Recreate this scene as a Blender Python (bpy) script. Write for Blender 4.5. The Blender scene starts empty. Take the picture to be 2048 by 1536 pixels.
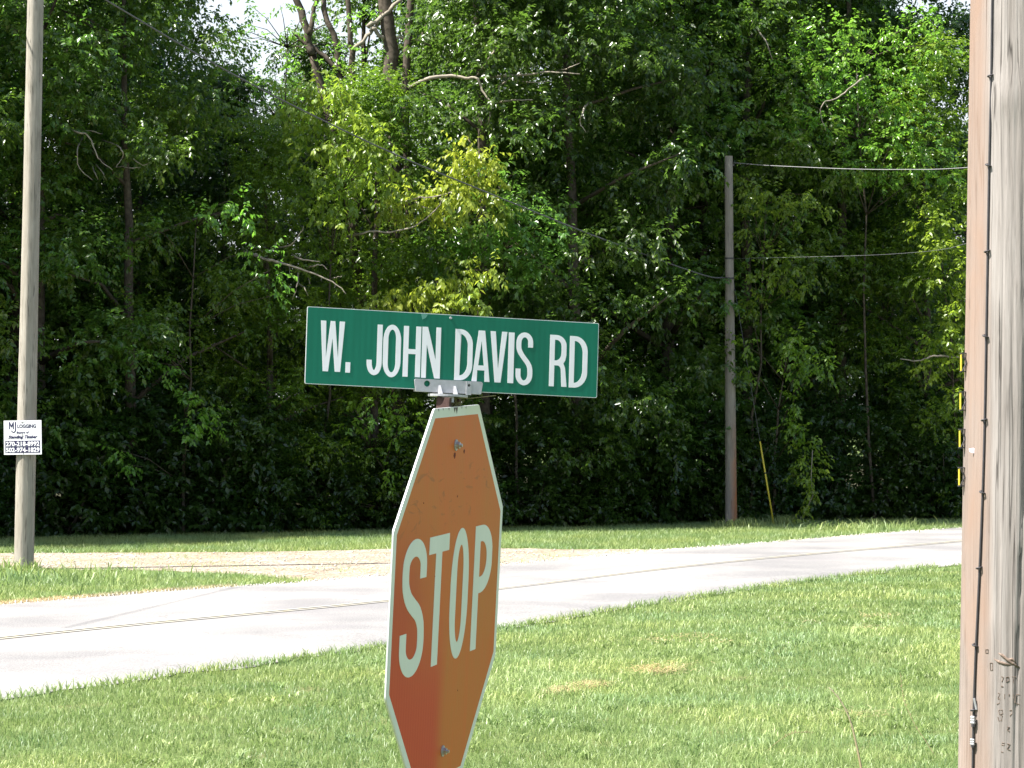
import bpy, math, random
import numpy as np
from mathutils import Matrix, Vector
from mathutils.geometry import tessellate_polygon
rng = np.random.default_rng(11)
random.seed(5)
SC = bpy.context.scene
COL = SC.collection

# ------------------------------------------------------------------ camera
F, CH, HOR = 5500.0, 2.3, 838.0
PITCH = math.atan(70 / F)
cam = bpy.data.objects.new('camera', bpy.data.cameras.new('camera'))
COL.objects.link(cam)
cam.location = (0, 0, CH)
cam.rotation_euler = (math.pi / 2 + PITCH, 0, 0)
cam.data.sensor_width = 36
cam.data.lens = F / 2048 * 36
cam.data.clip_start = 0.1
cam.data.clip_end = 2000
SC.camera = cam
# ------------------------------------------------------------------ light
SUN_DIR = Vector((-0.90, -0.30, 1.42)).normalized()      # towards the sun
elev = math.asin(SUN_DIR.z)
az = math.atan2(SUN_DIR.x, SUN_DIR.y)
W = bpy.data.worlds.new('World')
SC.world = W
W.use_nodes = True
wn = W.node_tree
wn.nodes.clear()
sky = wn.nodes.new('ShaderNodeTexSky')
sky.sky_type = 'NISHITA'
sky.sun_disc = False
sky.sun_elevation = elev
sky.sun_rotation = az
sky.air_density = 1.0
sky.dust_density = 2.0
sky.ozone_density = 1.0
bgd = wn.nodes.new('ShaderNodeBackground')
bgd.inputs['Strength'].default_value = 0.094
wo = wn.nodes.new('ShaderNodeOutputWorld')
# bright summer haze low in the sky, all the way round
tcw = wn.nodes.new('ShaderNodeTexCoord'); spw = wn.nodes.new('ShaderNodeSeparateXYZ')
mrw = wn.nodes.new('ShaderNodeMapRange'); mrw.interpolation_type = 'SMOOTHSTEP'
for k_, v_ in (('From Min', 0.0), ('From Max', 0.5), ('To Min', 0.85), ('To Max', 0.0)): mrw.inputs[k_].default_value = v_
wn.links.new(tcw.outputs['Generated'], spw.inputs[0]); wn.links.new(spw.outputs['Z'], mrw.inputs['Value'])
mxw = wn.nodes.new('ShaderNodeMix'); mxw.data_type = 'RGBA'; mxw.inputs[7].default_value = (3.6, 3.65, 3.8, 1)
wn.links.new(mrw.outputs[0], mxw.inputs[0]); wn.links.new(sky.outputs[0], mxw.inputs[6])
wn.links.new(mxw.outputs[2], bgd.inputs[0])
wn.links.new(bgd.outputs[0], wo.inputs[0])
sl = bpy.data.lights.new('sun', 'SUN')
sl.energy = 5.0
sl.angle = math.radians(0.5)
sl.color = (1.0, 0.965, 0.91)
so = bpy.data.objects.new('sun', sl)
COL.objects.link(so)
so.rotation_euler = SUN_DIR.to_track_quat('Z', 'Y').to_euler()
SC.view_settings.view_transform = 'Standard'
SC.view_settings.look = 'None'
SC.view_settings.exposure = 1.74
SC.view_settings.gamma = 1
SC.view_settings.use_curve_mapping = False
SC.render.engine = 'CYCLES'
SC.cycles.max_bounces = 6
SC.cycles.transparent_max_bounces = 4

# ------------------------------------------------------------------ helpers
def at(px, py, Y):
    """world point seen at photo pixel px,py (2048 wide) at depth Y."""
    a, b = (px - 1024) / F, -(py - 768) / F
    c, s = math.cos(PITCH), math.sin(PITCH)
    d = (a, c - b * s, s + b * c)
    t = Y / d[1]
    return Vector((d[0] * t, Y, CH + d[2] * t))

def gnd(px, py):
    d = F * CH / (py - HOR)
    return ((px - 1024) / F * d, d)

def tag(o, label=None, cat=None, group=None, kind=None):
    if label: o['label'] = label
    if cat: o['category'] = cat
    if group: o['group'] = group
    if kind: o['kind'] = kind
    return o

def empty(name, loc=(0, 0, 0), label=None, cat=None, group=None):
    o = bpy.data.objects.new(name, None)
    COL.objects.link(o)
    o.location = loc
    o.empty_display_size = 0.2
    return tag(o, label, cat, group)

def link(name, me, mat=None, parent=None, world=True):
    """link a mesh; vertices given in world coordinates when parent sits at a base point"""
    o = bpy.data.objects.new(name, me)
    COL.objects.link(o)
    if mat is not None and not me.materials:
        me.materials.append(mat)
    if parent is not None:
        o.parent = parent
        if world:
            bpy.context.view_layer.update()
            o.matrix_parent_inverse = parent.matrix_world.inverted()
    return o

def mesh(name, V, Fc, smooth=False):
    me = bpy.data.meshes.new(name)
    me.from_pydata([tuple(v) for v in V], [], [tuple(f) for f in Fc])
    me.update()
    if smooth:
        me.polygons.foreach_set('use_smooth', [True] * len(me.polygons))
    return me

def np_mesh(name, V, Fc, col=None, smooth=False):
    """V (n,3), Fc (m,k) with constant k; col (m,) per-face scalar"""
    V = np.asarray(V, np.float32); Fc = np.asarray(Fc, np.int32)
    k = Fc.shape[1]; m = len(Fc)
    me = bpy.data.meshes.new(name)
    me.vertices.add(len(V)); me.vertices.foreach_set('co', V.ravel())
    me.loops.add(m * k); me.loops.foreach_set('vertex_index', Fc.ravel())
    me.polygons.add(m)
    me.polygons.foreach_set('loop_start', np.arange(m, dtype=np.int32) * k)
    me.polygons.foreach_set('loop_total', np.full(m, k, np.int32))
    if smooth:
        me.polygons.foreach_set('use_smooth', np.ones(m, bool))
    me.update(calc_edges=True)
    if col is not None:
        a = me.attributes.new('v', 'FLOAT', 'FACE')
        a.data.foreach_set('value', np.asarray(col, np.float32))
    return me

class MB:
    def __init__(s): s.V = []; s.F = []
    def add(s, V, Fc):
        n = len(s.V); s.V += [tuple(v) for v in V]; s.F += [tuple(i + n for i in f) for f in Fc]
    def box(s, x0, x1, y0, y1, z0, z1, b=0.0):
        s.add([(x0, y0, z0), (x1, y0, z0), (x1, y1, z0), (x0, y1, z0), (x0, y0, z1), (x1, y0, z1), (x1, y1, z1), (x0, y1, z1)],
              [(0, 3, 2, 1), (4, 5, 6, 7), (0, 1, 5, 4), (1, 2, 6, 5), (2, 3, 7, 6), (3, 0, 4, 7)])
    def prism(s, outer, holes, y0, y1):
        """2-D outline (u,v) in the local xz plane, extruded from y0 (front) to y1"""
        loops = [outer] + holes
        flat = [p for l in loops for p in l]
        tri = tessellate_polygon([[Vector((p[0], p[1], 0)) for p in l] for l in loops])
        n = len(flat)
        V = [(p[0], y0, p[1]) for p in flat] + [(p[0], y1, p[1]) for p in flat]
        Fc = []
        for t in tri:
            a, b, c = [Vector((flat[i][0], flat[i][1], 0)) for i in t]
            if (b - a).cross(c - a).z < 0: t = (t[0], t[2], t[1])
            Fc.append(tuple(t)); Fc.append((t[0] + n, t[2] + n, t[1] + n))
        k = 0
        for li, l in enumerate(loops):
            area = sum(l[i][0] * l[(i + 1) % len(l)][1] - l[(i + 1) % len(l)][0] * l[i][1] for i in range(len(l)))
            for i in range(len(l)):
                a, b = k + i, k + (i + 1) % len(l)
                q = (a, a + n, b + n, b)
                if (area < 0) != (li > 0): q = q[::-1]
                Fc.append(q)
            k += len(l)
        s.add(V, Fc)
    def tube(s, pts, rads, seg=8, cap=True):
        pts = [Vector(p) for p in pts]
        V = []; Fc = []
        ref = Vector((0.31, 0.2, 0.93))
        for i, p in enumerate(pts):
            d = (pts[min(i + 1, len(pts) - 1)] - pts[max(i - 1, 0)]).normalized()
            u = d.cross(ref)
            if u.length < 0.05: u = d.cross(Vector((1, 0, 0)))
            u.normalize(); w = d.cross(u)
            for k in range(seg):
                a = 2 * math.pi * k / seg
                V.append(p + (u * math.cos(a) + w * math.sin(a)) * rads[i])
        for i in range(len(pts) - 1):
            for k in range(seg):
                a = i * seg + k; b = i * seg + (k + 1) % seg
                Fc.append((a, b, b + seg, a + seg))
        if cap:
            Fc.append(tuple(range(seg))[::-1]); Fc.append(tuple((len(pts) - 1) * seg + k for k in range(seg)))
        s.add(V, Fc)
    def mesh(s, name, smooth=False): return mesh(name, s.V, s.F, smooth)

def catmull(P, n):
    P = [np.array(p, float) for p in P]
    P = [2 * P[0] - P[1]] + P + [2 * P[-1] - P[-2]]
    out = []
    seg = len(P) - 3
    for i in range(n):
        t = i / (n - 1) * seg; k = min(int(t), seg - 1); t -= k
        a, b, c, d = P[k:k + 4]
        out.append(.5 * ((2 * b) + (-a + c) * t + (2 * a - 5 * b + 4 * c - d) * t * t + (-a + 3 * b - 3 * c + d) * t ** 3))
    return np.array(out)

# ------------------------------------------------------------------ materials
class NT:
    def __init__(s, name):
        s.m = bpy.data.materials.new(name); s.m.use_nodes = True
        s.t = s.m.node_tree; s.t.nodes.clear()
        s.out = s.n('ShaderNodeOutputMaterial')
    def n(s, ty, **kw):
        nd = s.t.nodes.new(ty)
        for k, v in kw.items():
            if hasattr(nd, k) and not k[0].isupper(): setattr(nd, k, v)
            else: nd.inputs[k].default_value = v
        return nd
    def l(s, a, b): s.t.links.new(a, b)
    def coord(s, kind='Object', scale=(1, 1, 1)):
        c = s.n('ShaderNodeTexCoord'); mp = s.n('ShaderNodeMapping')
        mp.inputs['Scale'].default_value = scale
        s.l(c.outputs[kind], mp.inputs[0]); return mp.outputs[0]
    def noise(s, vec, scale, detail=4, rough=.55, dist=0):
        nd = s.n('ShaderNodeTexNoise'); nd.inputs['Scale'].default_value = scale
        nd.inputs['Detail'].default_value = detail; nd.inputs['Roughness'].default_value = rough
        nd.inputs['Distortion'].default_value = dist
        s.l(vec, nd.inputs['Vector']); return nd.outputs['Fac']
    def ramp(s, fac, stops):
        r = s.n('ShaderNodeValToRGB'); e = r.color_ramp.elements
        while len(e) < len(stops): e.new(0.5)
        for el, (p, c) in zip(e, stops):
            el.position = p; el.color = (*c, 1) if len(c) == 3 else c
        s.l(fac, r.inputs[0]); return r.outputs[0]
    def mix(s, f, a, b, mode='MIX'):
        m = s.n('ShaderNodeMix'); m.data_type = 'RGBA'; m.blend_type = mode
        for sk, v in ((m.inputs[0], f), (m.inputs[6], a), (m.inputs[7], b)):
            if isinstance(v, (int, float)): sk.default_value = v
            elif isinstance(v, tuple): sk.default_value = (*v, 1)
            else: s.l(v, sk)
        return m.outputs[2]
    def bsdf(s, col, rough=.7, spec=.3, bump=None, bstr=.3, bdist=.01, metal=0):
        b = s.n('ShaderNodeBsdfPrincipled')
        if isinstance(col, tuple): b.inputs['Base Color'].default_value = (*col, 1)
        else: s.l(col, b.inputs['Base Color'])
        if isinstance(rough, (int, float)): b.inputs['Roughness'].default_value = rough
        else: s.l(rough, b.inputs['Roughness'])
        b.inputs['Specular IOR Level'].default_value = spec
        b.inputs['Metallic'].default_value = metal
        if bump is not None:
            bp = s.n('ShaderNodeBump'); bp.inputs['Strength'].default_value = bstr; bp.inputs['Distance'].default_value = bdist
            s.l(bump, bp.inputs['Height']); s.l(bp.outputs[0], b.inputs['Normal'])
        return b
    def done(s, sh): s.l(sh.outputs[0], s.out.inputs[0]); return s.m

def simple(name, col, rough=.6, spec=.3, metal=0, var=.15, scale=20):
    t = NT(name); v = t.coord(); f = t.noise(v, scale)
    c = t.ramp(f, [(.3, tuple(x * (1 - var) for x in col)), (.7, tuple(min(1, x * (1 + var)) for x in col))])
    return t.done(t.bsdf(c, rough, spec, f, .1, .002, metal))

def leaf_material(name, dark, light, trans, tfac=.38, rough=.38):
    t = NT(name)
    a = t.n('ShaderNodeAttribute'); a.attribute_name = 'v'
    oi = t.n('ShaderNodeObjectInfo')
    v = t.coord('Object'); n1 = t.noise(v, .55, 3)
    c = t.mix(a.outputs['Fac'], dark, light)
    nz = t.ramp(n1, [(.35, (.72, .84, .8)), (.65, (1.3, 1.12, .8))])
    c = t.mix(1.0, c, nz, 'MULTIPLY')
    c = t.mix(1.0, c, oi.outputs['Color'], 'MULTIPLY')
    p = t.bsdf(c, rough, .5)
    tr = t.n('ShaderNodeBsdfTranslucent')
    tc = t.mix(1.0, t.mix(a.outputs['Fac'], tuple(x * .75 for x in trans), trans), oi.outputs['Color'], 'MULTIPLY')
    t.l(tc, tr.inputs[0])
    m = t.n('ShaderNodeMixShader'); m.inputs[0].default_value = tfac
    t.l(p.outputs[0], m.inputs[1]); t.l(tr.outputs[0], m.inputs[2])
    return t.done(m)

M = {}
M['leaf'] = leaf_material('leaf_green', (.020, .045, .010), (.075, .125, .024), (.19, .36, .045), .36, .30)
M['leaf_yellow'] = leaf_material('leaf_yellow_green', (.12, .18, .022), (.26, .32, .055), (.55, .66, .07), .46, .36)
M['blade'] = leaf_material('grass_blade', (.12, .185, .055), (.285, .36, .165), (.31, .45, .14), .36, .48)
M['blade_dry'] = leaf_material('dry_grass_blade', (.26, .215, .13), (.46, .40, .26), (.4, .34, .2), .2, .7)

def ground_mat():
    t = NT('lawn_soil'); v = t.coord()
    a = t.noise(v, 1.3, 5); b = t.noise(v, 35, 4)
    c = t.ramp(a, [(.3, (.060, .095, .028)), (.55, (.095, .135, .040)), (.75, (.14, .13, .06))])
    c = t.mix(.35, c, t.ramp(b, [(.3, (.03, .05, .012)), (.7, (.2, .22, .09))]))
    return t.done(t.bsdf(c, .95, .1, b, .8, .04))
M['ground'] = ground_mat()

def forest_floor():
    t = NT('leaf_litter'); v = t.coord()
    b = t.noise(v, 14, 5)
    c = t.ramp(b, [(.3, (.018, .022, .010)), (.7, (.05, .045, .022))])
    return t.done(t.bsdf(c, .95, .1, b, .8, .04))
M['litter'] = forest_floor()

def road_mat():
    t = NT('worn_asphalt'); v = t.coord()
    agg = t.noise(v, 55, 3, .7); big = t.noise(v, .35, 4); mid = t.noise(v, 2.2, 5, .6, .6)
    c = t.ramp(agg, [(.30, (.03, .03, .03)), (.5, (.21, .205, .20)), (.70, (.38, .37, .36))])
    c = t.mix(.5, c, t.ramp(big, [(.38, (.11, .112, .118)), (.60, (.27, .265, .255))]))
    # long wheel stains along the road
    c2 = t.n('ShaderNodeTexCoord'); mp = t.n('ShaderNodeMapping')
    mp.vector_type = 'TEXTURE'; mp.inputs['Rotation'].default_value = (0, 0, math.radians(60.5)); mp.inputs['Scale'].default_value = (9, .8, 1)
    t.l(c2.outputs['Object'], mp.inputs[0])
    st = t.noise(mp.outputs[0], 1.6, 4, .55, .3)
    c = t.mix(t.ramp(st, [(.50, (0, 0, 0)), (.68, (.55, .55, .55))]), c, (.17, .165, .17))
    # cracks
    vo = t.n('ShaderNodeTexVoronoi'); vo.feature = 'DISTANCE_TO_EDGE'; vo.inputs['Scale'].default_value = .8
    wv = t.n('ShaderNodeVectorMath'); wv.operation = 'ADD'
    nn = t.n('ShaderNodeTexNoise'); nn.inputs['Scale'].default_value = 1.5; nn.inputs['Detail'].default_value = 4
    t.l(v, nn.inputs['Vector']); t.l(v, wv.inputs[0]); t.l(nn.outputs['Color'], wv.inputs[1]); t.l(wv.outputs[0], vo.inputs['Vector'])
    cr = t.ramp(vo.outputs['Distance'], [(0, (1, 1, 1)), (.010, (0, 0, 0))])
    cm = t.mix(1.0, cr, t.ramp(mid, [(.5, (0, 0, 0)), (.6, (.8, .8, .8))]), 'MULTIPLY')
    c = t.mix(cm, c, (.09, .085, .08)); c = t.mix(1.0, c, (1.0, .975, .935), 'MULTIPLY')
    return t.done(t.bsdf(c, .85, .25, agg, .5, .006))
M['road'] = road_mat()

def gravel_mat():
    t = NT('pale_gravel'); v = t.coord()
    vo = t.n('ShaderNodeTexVoronoi'); vo.inputs['Scale'].default_value = 26
    t.l(v, vo.inputs['Vector'])
    big = t.noise(v, .9, 5)
    c = t.ramp(vo.outputs['Color'], [(.1, (.10, .08, .06)), (.5, (.25, .205, .155)), (.9, (.44, .39, .32))])
    c = t.mix(t.ramp(big, [(.45, (0, 0, 0)), (.7, (.7, .7, .7))])  , c, (.20, .145, .09))
    return t.done(t.bsdf(c, .9, .2, vo.outputs['Distance'], .8, .02))
M['gravel'] = gravel_mat()
M['stone'] = simple('gravel_stone', (.36, .335, .30), .85, .2, 0, .3, 3)
def line_mat():
    t = NT('worn_yellow_paint'); v = t.coord()
    f = t.noise(v, 9, 5, .7)
    c = t.mix(t.ramp(f, [(.36, (0, 0, 0)), (.56, (1, 1, 1))]), (.37, .335, .22), (.285, .275, .255))
    return t.done(t.bsdf(c, .8, .25))
M['line'] = line_mat()

def wood_mat(name, c0, c1, c2, stain=None, rings=True):
    """weathered pole: long grain along z"""
    t = NT(name)
    v = t.coord('Object', (1, 1, .035)); v2 = t.coord('Object', (1, 1, .35)); v3 = t.coord('Object', (1, 1, 1))
    g = t.noise(v, 70, 5, .6, .4); g2 = t.noise(v, 220, 3, .6); bl = t.noise(v2, 5, 4, .55, .5)
    c = t.ramp(g, [(.28, c0), (.5, c1), (.72, c2)])
    c = t.mix(.45, c, t.ramp(bl, [(.35, c0), (.65, c2)]))
    cv = t.coord('Object', (1, 1, .018)); ck = t.noise(cv, 34, 2, .5, .25); cmk = t.noise(t.coord('Object', (1, 1, .25)), 7, 2, .5)
    cl_ = t.mix(1.0, t.ramp(ck, [(.478, (0, 0, 0)), (.5, (1, 1, 1)), (.522, (0, 0, 0))]), t.ramp(cmk, [(.44, (0, 0, 0)), (.52, (.95, .95, .95))]), 'MULTIPLY')
    c = t.mix(cl_, c, tuple(x * .30 for x in c0))
    c = t.mix(t.ramp(g2, [(.60, (0, 0, 0)), (.72, (.35, .35, .35))]), c, tuple(x * .45 for x in c0))
    if stain:
        sz = t.n('ShaderNodeSeparateXYZ'); t.l(v3, sz.inputs[0])
        up = t.n('ShaderNodeMapRange'); up.inputs['From Min'].default_value = stain[1]; up.inputs['From Max'].default_value = stain[2]
        up.inputs['To Min'].default_value = 1; up.inputs['To Max'].default_value = 0
        t.l(sz.outputs['Z'], up.inputs['Value'])
        sx = t.n('ShaderNodeMapRange'); sx.inputs['From Min'].default_value = stain[3]; sx.inputs['From Max'].default_value = stain[4]
        t.l(sz.outputs['X'], sx.inputs['Value'])
        m1 = t.n('ShaderNodeMath'); m1.operation = 'MULTIPLY'; t.l(up.outputs[0], m1.inputs[0]); t.l(sx.outputs[0], m1.inputs[1])
        if stain[3] < -.06:      # the brown stays next to the ground wire, the outer side is bleached
            ed_ = t.n('ShaderNodeMapRange'); ed_.inputs['From Min'].default_value = -.150; ed_.inputs['From Max'].default_value = -.118
            t.l(sx.inputs['Value'].links[0].from_socket, ed_.inputs['Value']); m0 = m1
            m1 = t.n('ShaderNodeMath'); m1.operation = 'MULTIPLY'; t.l(m0.outputs[0], m1.inputs[0]); t.l(ed_.outputs[0], m1.inputs[1])
        m2 = t.n('ShaderNodeMath'); m2.operation = 'MULTIPLY'; t.l(m1.outputs[0], m2.inputs[0]); t.l(t.ramp(bl, [(.35, (.3, .3, .3)), (.6, (1, 1, 1))]), m2.inputs[1])
        c = t.mix(m2.outputs[0], c, stain[0])
    return t.done(t.bsdf(c, .85, .2, g, .7, .006))
M['pole_left'] = wood_mat('weathered_pole', (.195, .172, .138), (.27, .245, .205), (.335, .31, .265))
M['pole_far'] = wood_mat('far_pole_wood', (.135, .12, .105), (.20, .18, .155), (.26, .235, .205), ((.30, .11, .035), .6, 2.6, -.05, .07))
M['pole_near'] = wood_mat('near_pole_wood', (.125, .108, .095), (.215, .192, .175), (.285, .262, .245), ((.215, .150, .115), 9, 20, -.066, -.086))
M['bark'] = simple('bark', (.075, .062, .048), .95, .1, 0, .45, 12)
M['bark_pale'] = simple('pale_dead_wood', (.24, .21, .165), .85, .2, 0, .3, 9)
M['galv'] = simple('galvanised_metal', (.36, .36, .37), .45, .5, .35, .12, 90)
M['darkmetal'] = simple('dark_steel', (.045, .042, .045), .55, .4, .2, .2, 60)
M['bolt'] = simple('zinc_bolt', (.42, .43, .46), .35, .5, .8, .2, 200)
M['rust'] = simple('rusty_post_steel', (.060, .034, .030), .8, .25, .1, .3, 80)
M['yellow'] = simple('yellow_plastic', (.42, .35, .03), .5, .4, 0, .1, 30)
M['wire'] = simple('cable', (.09, .09, .095), .6, .3, .1, .1, 30)
M['wire_pale'] = simple('aluminium_wire', (.22, .22, .22), .5, .4, .3, .1, 30)

def sheet(name, base, fade, streak=None, dirt=.5):
    """retroreflective sheeting: faded paint with faint vertical ribs"""
    t = NT(name); v = t.coord('Object', (1, 1, 1)); vv = t.coord('Object', (1, 1, .25))
    n1 = t.noise(vv, 6, 6, .68, 1.2); n2 = t.noise(v, 60, 4, .7)
    c = t.mix(t.ramp(n1, [(.35, (0, 0, 0)), (.65, (1, 1, 1))]), base, fade)
    if streak:
        c = streak(t, c, v, vv)
    c = t.mix(t.ramp(n2, [(.66, (0, 0, 0)), (.8, (dirt * .4,) * 3)]), c, tuple(x * .5 for x in base))
    w = t.n('ShaderNodeTexWave'); w.inputs['Scale'].default_value = 26; w.bands_direction = 'X'
    t.l(v, w.inputs['Vector'])
    return t.done(t.bsdf(c, .5, .25, w.outputs['Fac'], .06, .001))

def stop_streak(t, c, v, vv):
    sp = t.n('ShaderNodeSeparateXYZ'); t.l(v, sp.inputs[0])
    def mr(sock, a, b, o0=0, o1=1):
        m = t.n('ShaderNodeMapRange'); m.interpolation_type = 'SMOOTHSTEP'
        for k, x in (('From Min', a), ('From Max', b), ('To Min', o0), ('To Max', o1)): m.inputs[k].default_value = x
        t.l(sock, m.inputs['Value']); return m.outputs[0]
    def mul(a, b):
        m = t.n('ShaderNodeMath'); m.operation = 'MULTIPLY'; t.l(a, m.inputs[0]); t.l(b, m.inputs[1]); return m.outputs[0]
    # redder towards the left lower half of the sheeting
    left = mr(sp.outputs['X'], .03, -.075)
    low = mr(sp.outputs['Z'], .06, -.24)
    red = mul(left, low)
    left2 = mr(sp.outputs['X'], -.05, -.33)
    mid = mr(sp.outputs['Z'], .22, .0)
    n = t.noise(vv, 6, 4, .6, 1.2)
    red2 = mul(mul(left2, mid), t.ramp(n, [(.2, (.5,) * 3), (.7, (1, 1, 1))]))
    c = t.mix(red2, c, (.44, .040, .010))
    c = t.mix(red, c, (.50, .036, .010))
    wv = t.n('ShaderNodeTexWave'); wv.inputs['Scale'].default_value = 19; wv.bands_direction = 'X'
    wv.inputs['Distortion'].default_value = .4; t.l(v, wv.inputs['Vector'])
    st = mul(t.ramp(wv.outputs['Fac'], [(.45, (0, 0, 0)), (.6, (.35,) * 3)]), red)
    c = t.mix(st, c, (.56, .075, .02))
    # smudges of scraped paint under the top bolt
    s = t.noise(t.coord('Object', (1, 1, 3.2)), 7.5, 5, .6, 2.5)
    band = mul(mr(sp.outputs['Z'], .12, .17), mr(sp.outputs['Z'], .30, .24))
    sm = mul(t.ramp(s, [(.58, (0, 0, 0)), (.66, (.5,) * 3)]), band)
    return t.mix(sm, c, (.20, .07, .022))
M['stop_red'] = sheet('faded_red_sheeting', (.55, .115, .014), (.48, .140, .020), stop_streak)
M['stop_white'] = sheet('aged_white_sheeting', (.60, .65, .57), (.66, .70, .62), None, .2)
M['sign_green'] = sheet('green_sheeting', (.003, .115, .068), (.004, .145, .088), None, .3)
M['sign_white'] = simple('white_sheeting', (.75, .735, .755), .5, .4, 0, .03, 30)
M['alu_back'] = simple('bare_aluminium', (.62, .63, .63), .4, .5, .3, .1, 60)
M['ply_white'] = simple('white_plastic_board', (.66, .66, .67), .55, .35, 0, .02, 9)
M['ink'] = simple('dark_navy_ink', (.018, .016, .055), .6, .3, 0, .1, 9)

# ------------------------------------------------------------------ ground, road, gravel
def flat(name, P, z, mat, kind='structure'):
    tri = tessellate_polygon([[Vector((p[0], p[1], 0)) for p in P]])
    Fc = []
    for t in tri:
        a, b, c = [Vector((P[i][0], P[i][1], 0)) for i in t]
        Fc.append(t if (b - a).cross(c - a).z > 0 else (t[0], t[2], t[1]))
    me = mesh(name, [(p[0], p[1], z) for p in P], Fc)
    o = link(name, me, mat); o['kind'] = kind
    return o
flat('ground', [(-400, -200), (400, -200), (400, 700), (-400, 700)], 0, M['ground'])

NEAR = [(-18, -3.0), (-13.7, 4.9), (-9, 13.6), (-4.19, 22.5), (-1.26, 27.6), (-.13, 29.9), (3.2, 37), (7.05, 43.3), (12, 49.5), (20, 56), (34, 63)]
FAR = [(-24.5, 1.5), (-19.6, 9.4), (-13, 21.6), (-6.3, 34.0), (-2.77, 38.9), (-.19, 43.0), (2.4, 47.5), (5.3, 51.8), (9.36, 57.7), (15, 62.5), (30, 69)]
nearE = catmull(NEAR, 900); farE = catmull(FAR, 900)
def ragged(E, amp, seed):
    r = np.random.default_rng(seed); n = len(E); j = np.zeros(n)
    for k, a in ((90, 1.0), (300, .6), (900, .35)):
        j += np.interp(np.arange(n), np.linspace(0, n - 1, k), r.normal(0, amp * a, k))
    d = np.gradient(E, axis=0); nn = np.stack([-d[:, 1], d[:, 0]], 1); nn /= np.linalg.norm(nn, axis=1)[:, None]
    return E + nn * j[:, None]
nearR = ragged(nearE, .045, 1); farR = ragged(farE, .05, 2)
rows = [nearR] + [nearE + (farE - nearE) * s for s in (.06, .5, .94)] + [farR]
V = []; Fc = []
for i in range(900):
    for k in range(5): V.append((*rows[k][i], .009 + (.05 * (1 - ((k - 2) / 2) ** 2))))
for i in range(899):
    for k in range(4): a = i * 5 + k; Fc.append((a, a + 5, a + 6, a + 1))
road = link('road', mesh('road', V, Fc), M['road']); road['kind'] = 'structure'
# centre line, double and worn
mid0 = nearE + (farE - nearE) * .49
dd = farE - nearE; dd /= np.linalg.norm(dd, axis=1)[:, None]
for off in (-.16, .06):
    V = []; Fc = []
    for i in range(900):
        V += [(*(mid0[i] + dd[i] * off), .0665), (*(mid0[i] + dd[i] * (off + .10)), .0665)]
    for i in range(899): Fc.append((2 * i, 2 * i + 2, 2 * i + 3, 2 * i + 1))
    o = link('road_line', mesh('road_line', V, Fc), M['line']); o['kind'] = 'structure'

def densify(P, step, amp, seed):
    r = np.random.default_rng(seed); out = []
    for i in range(len(P)):
        a = np.array(P[i]); b = np.array(P[(i + 1) % len(P)]); n = max(1, int(np.linalg.norm(b - a) / step))
        for k in range(n): out.append(tuple(a + (b - a) * k / n + r.normal(0, amp, 2) * np.array([1, 1.0])))
    return out
G = lambda x, y: gnd(x, y)
DRIVE = [(-26, 41.5), G(-100, 1139), G(60, 1138), G(300, 1141), G(480, 1150), G(640, 1164), G(760, 1170), G(1000, 1142), G(1300, 1112), G(1500, 1098),
         G(1480, 1094), G(1300, 1099), G(1150, 1099), G(1000, 1097), G(780, 1098), G(600, 1103), G(400, 1105), G(150, 1106), G(-100, 1108), (-26, 47)]
drive = densify(DRIVE, .25, .07, 3)
flat('gravel_drive', drive, .005, M['gravel'])
# shoulder strip of stony dirt on the far road side
sh = [tuple(farE[i] + dd[i] * (.10 + .10 * math.sin(i * .05) + .35 * max(0, math.exp(-((i - 262) / 22) ** 2)))) for i in range(150, 760, 2)]
sh2 = [tuple(farE[i] - dd[i] * .5) for i in range(150, 760, 2)]
flat('road_shoulder', sh + sh2[::-1], .0075, M['gravel'])
# forest floor
TL = [(-30, 44), (-22, 47.5), (-9.8, 52.6), (0, 57.2), (10, 62.5), (16, 67.5), (26, 73), (45, 80)]
flat('forest_floor', TL + [(60, 140), (-60, 140)], .004, M['litter'])

def inpoly(P, x, y):
    P = np.asarray(P); inside = np.zeros(len(x), bool)
    x1, y1 = P[:, 0], P[:, 1]; x2, y2 = np.roll(x1, -1), np.roll(y1, -1)
    for a, b, c, d in zip(x1, y1, x2, y2):
        if b == d: continue
        cond = ((b > y) != (d > y)) & (x < (c - a) * (y - b) / (d - b) + a)
        inside ^= cond
    return inside
roadpoly = [tuple(p) for p in nearR[::4]] + [tuple(p) for p in farR[::-4]]
shoulderpoly = sh[::2] + sh2[::-2]

# ------------------------------------------------------------------ grass blades
def vnoise(x, y, s, seed):
    r = np.random.default_rng(seed); g = r.random((64, 64)); x = x / s; y = y / s
    xi = np.floor(x).astype(int); yi = np.floor(y).astype(int); fx = x - xi; fy = y - yi
    fx = fx * fx * (3 - 2 * fx); fy = fy * fy * (3 - 2 * fy)
    q = lambda a, b: g[a % 64, b % 64]
    return (q(xi, yi) * (1 - fx) + q(xi + 1, yi) * fx) * (1 - fy) + (q(xi, yi + 1) * (1 - fx) + q(xi + 1, yi + 1) * fx) * fy

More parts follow.
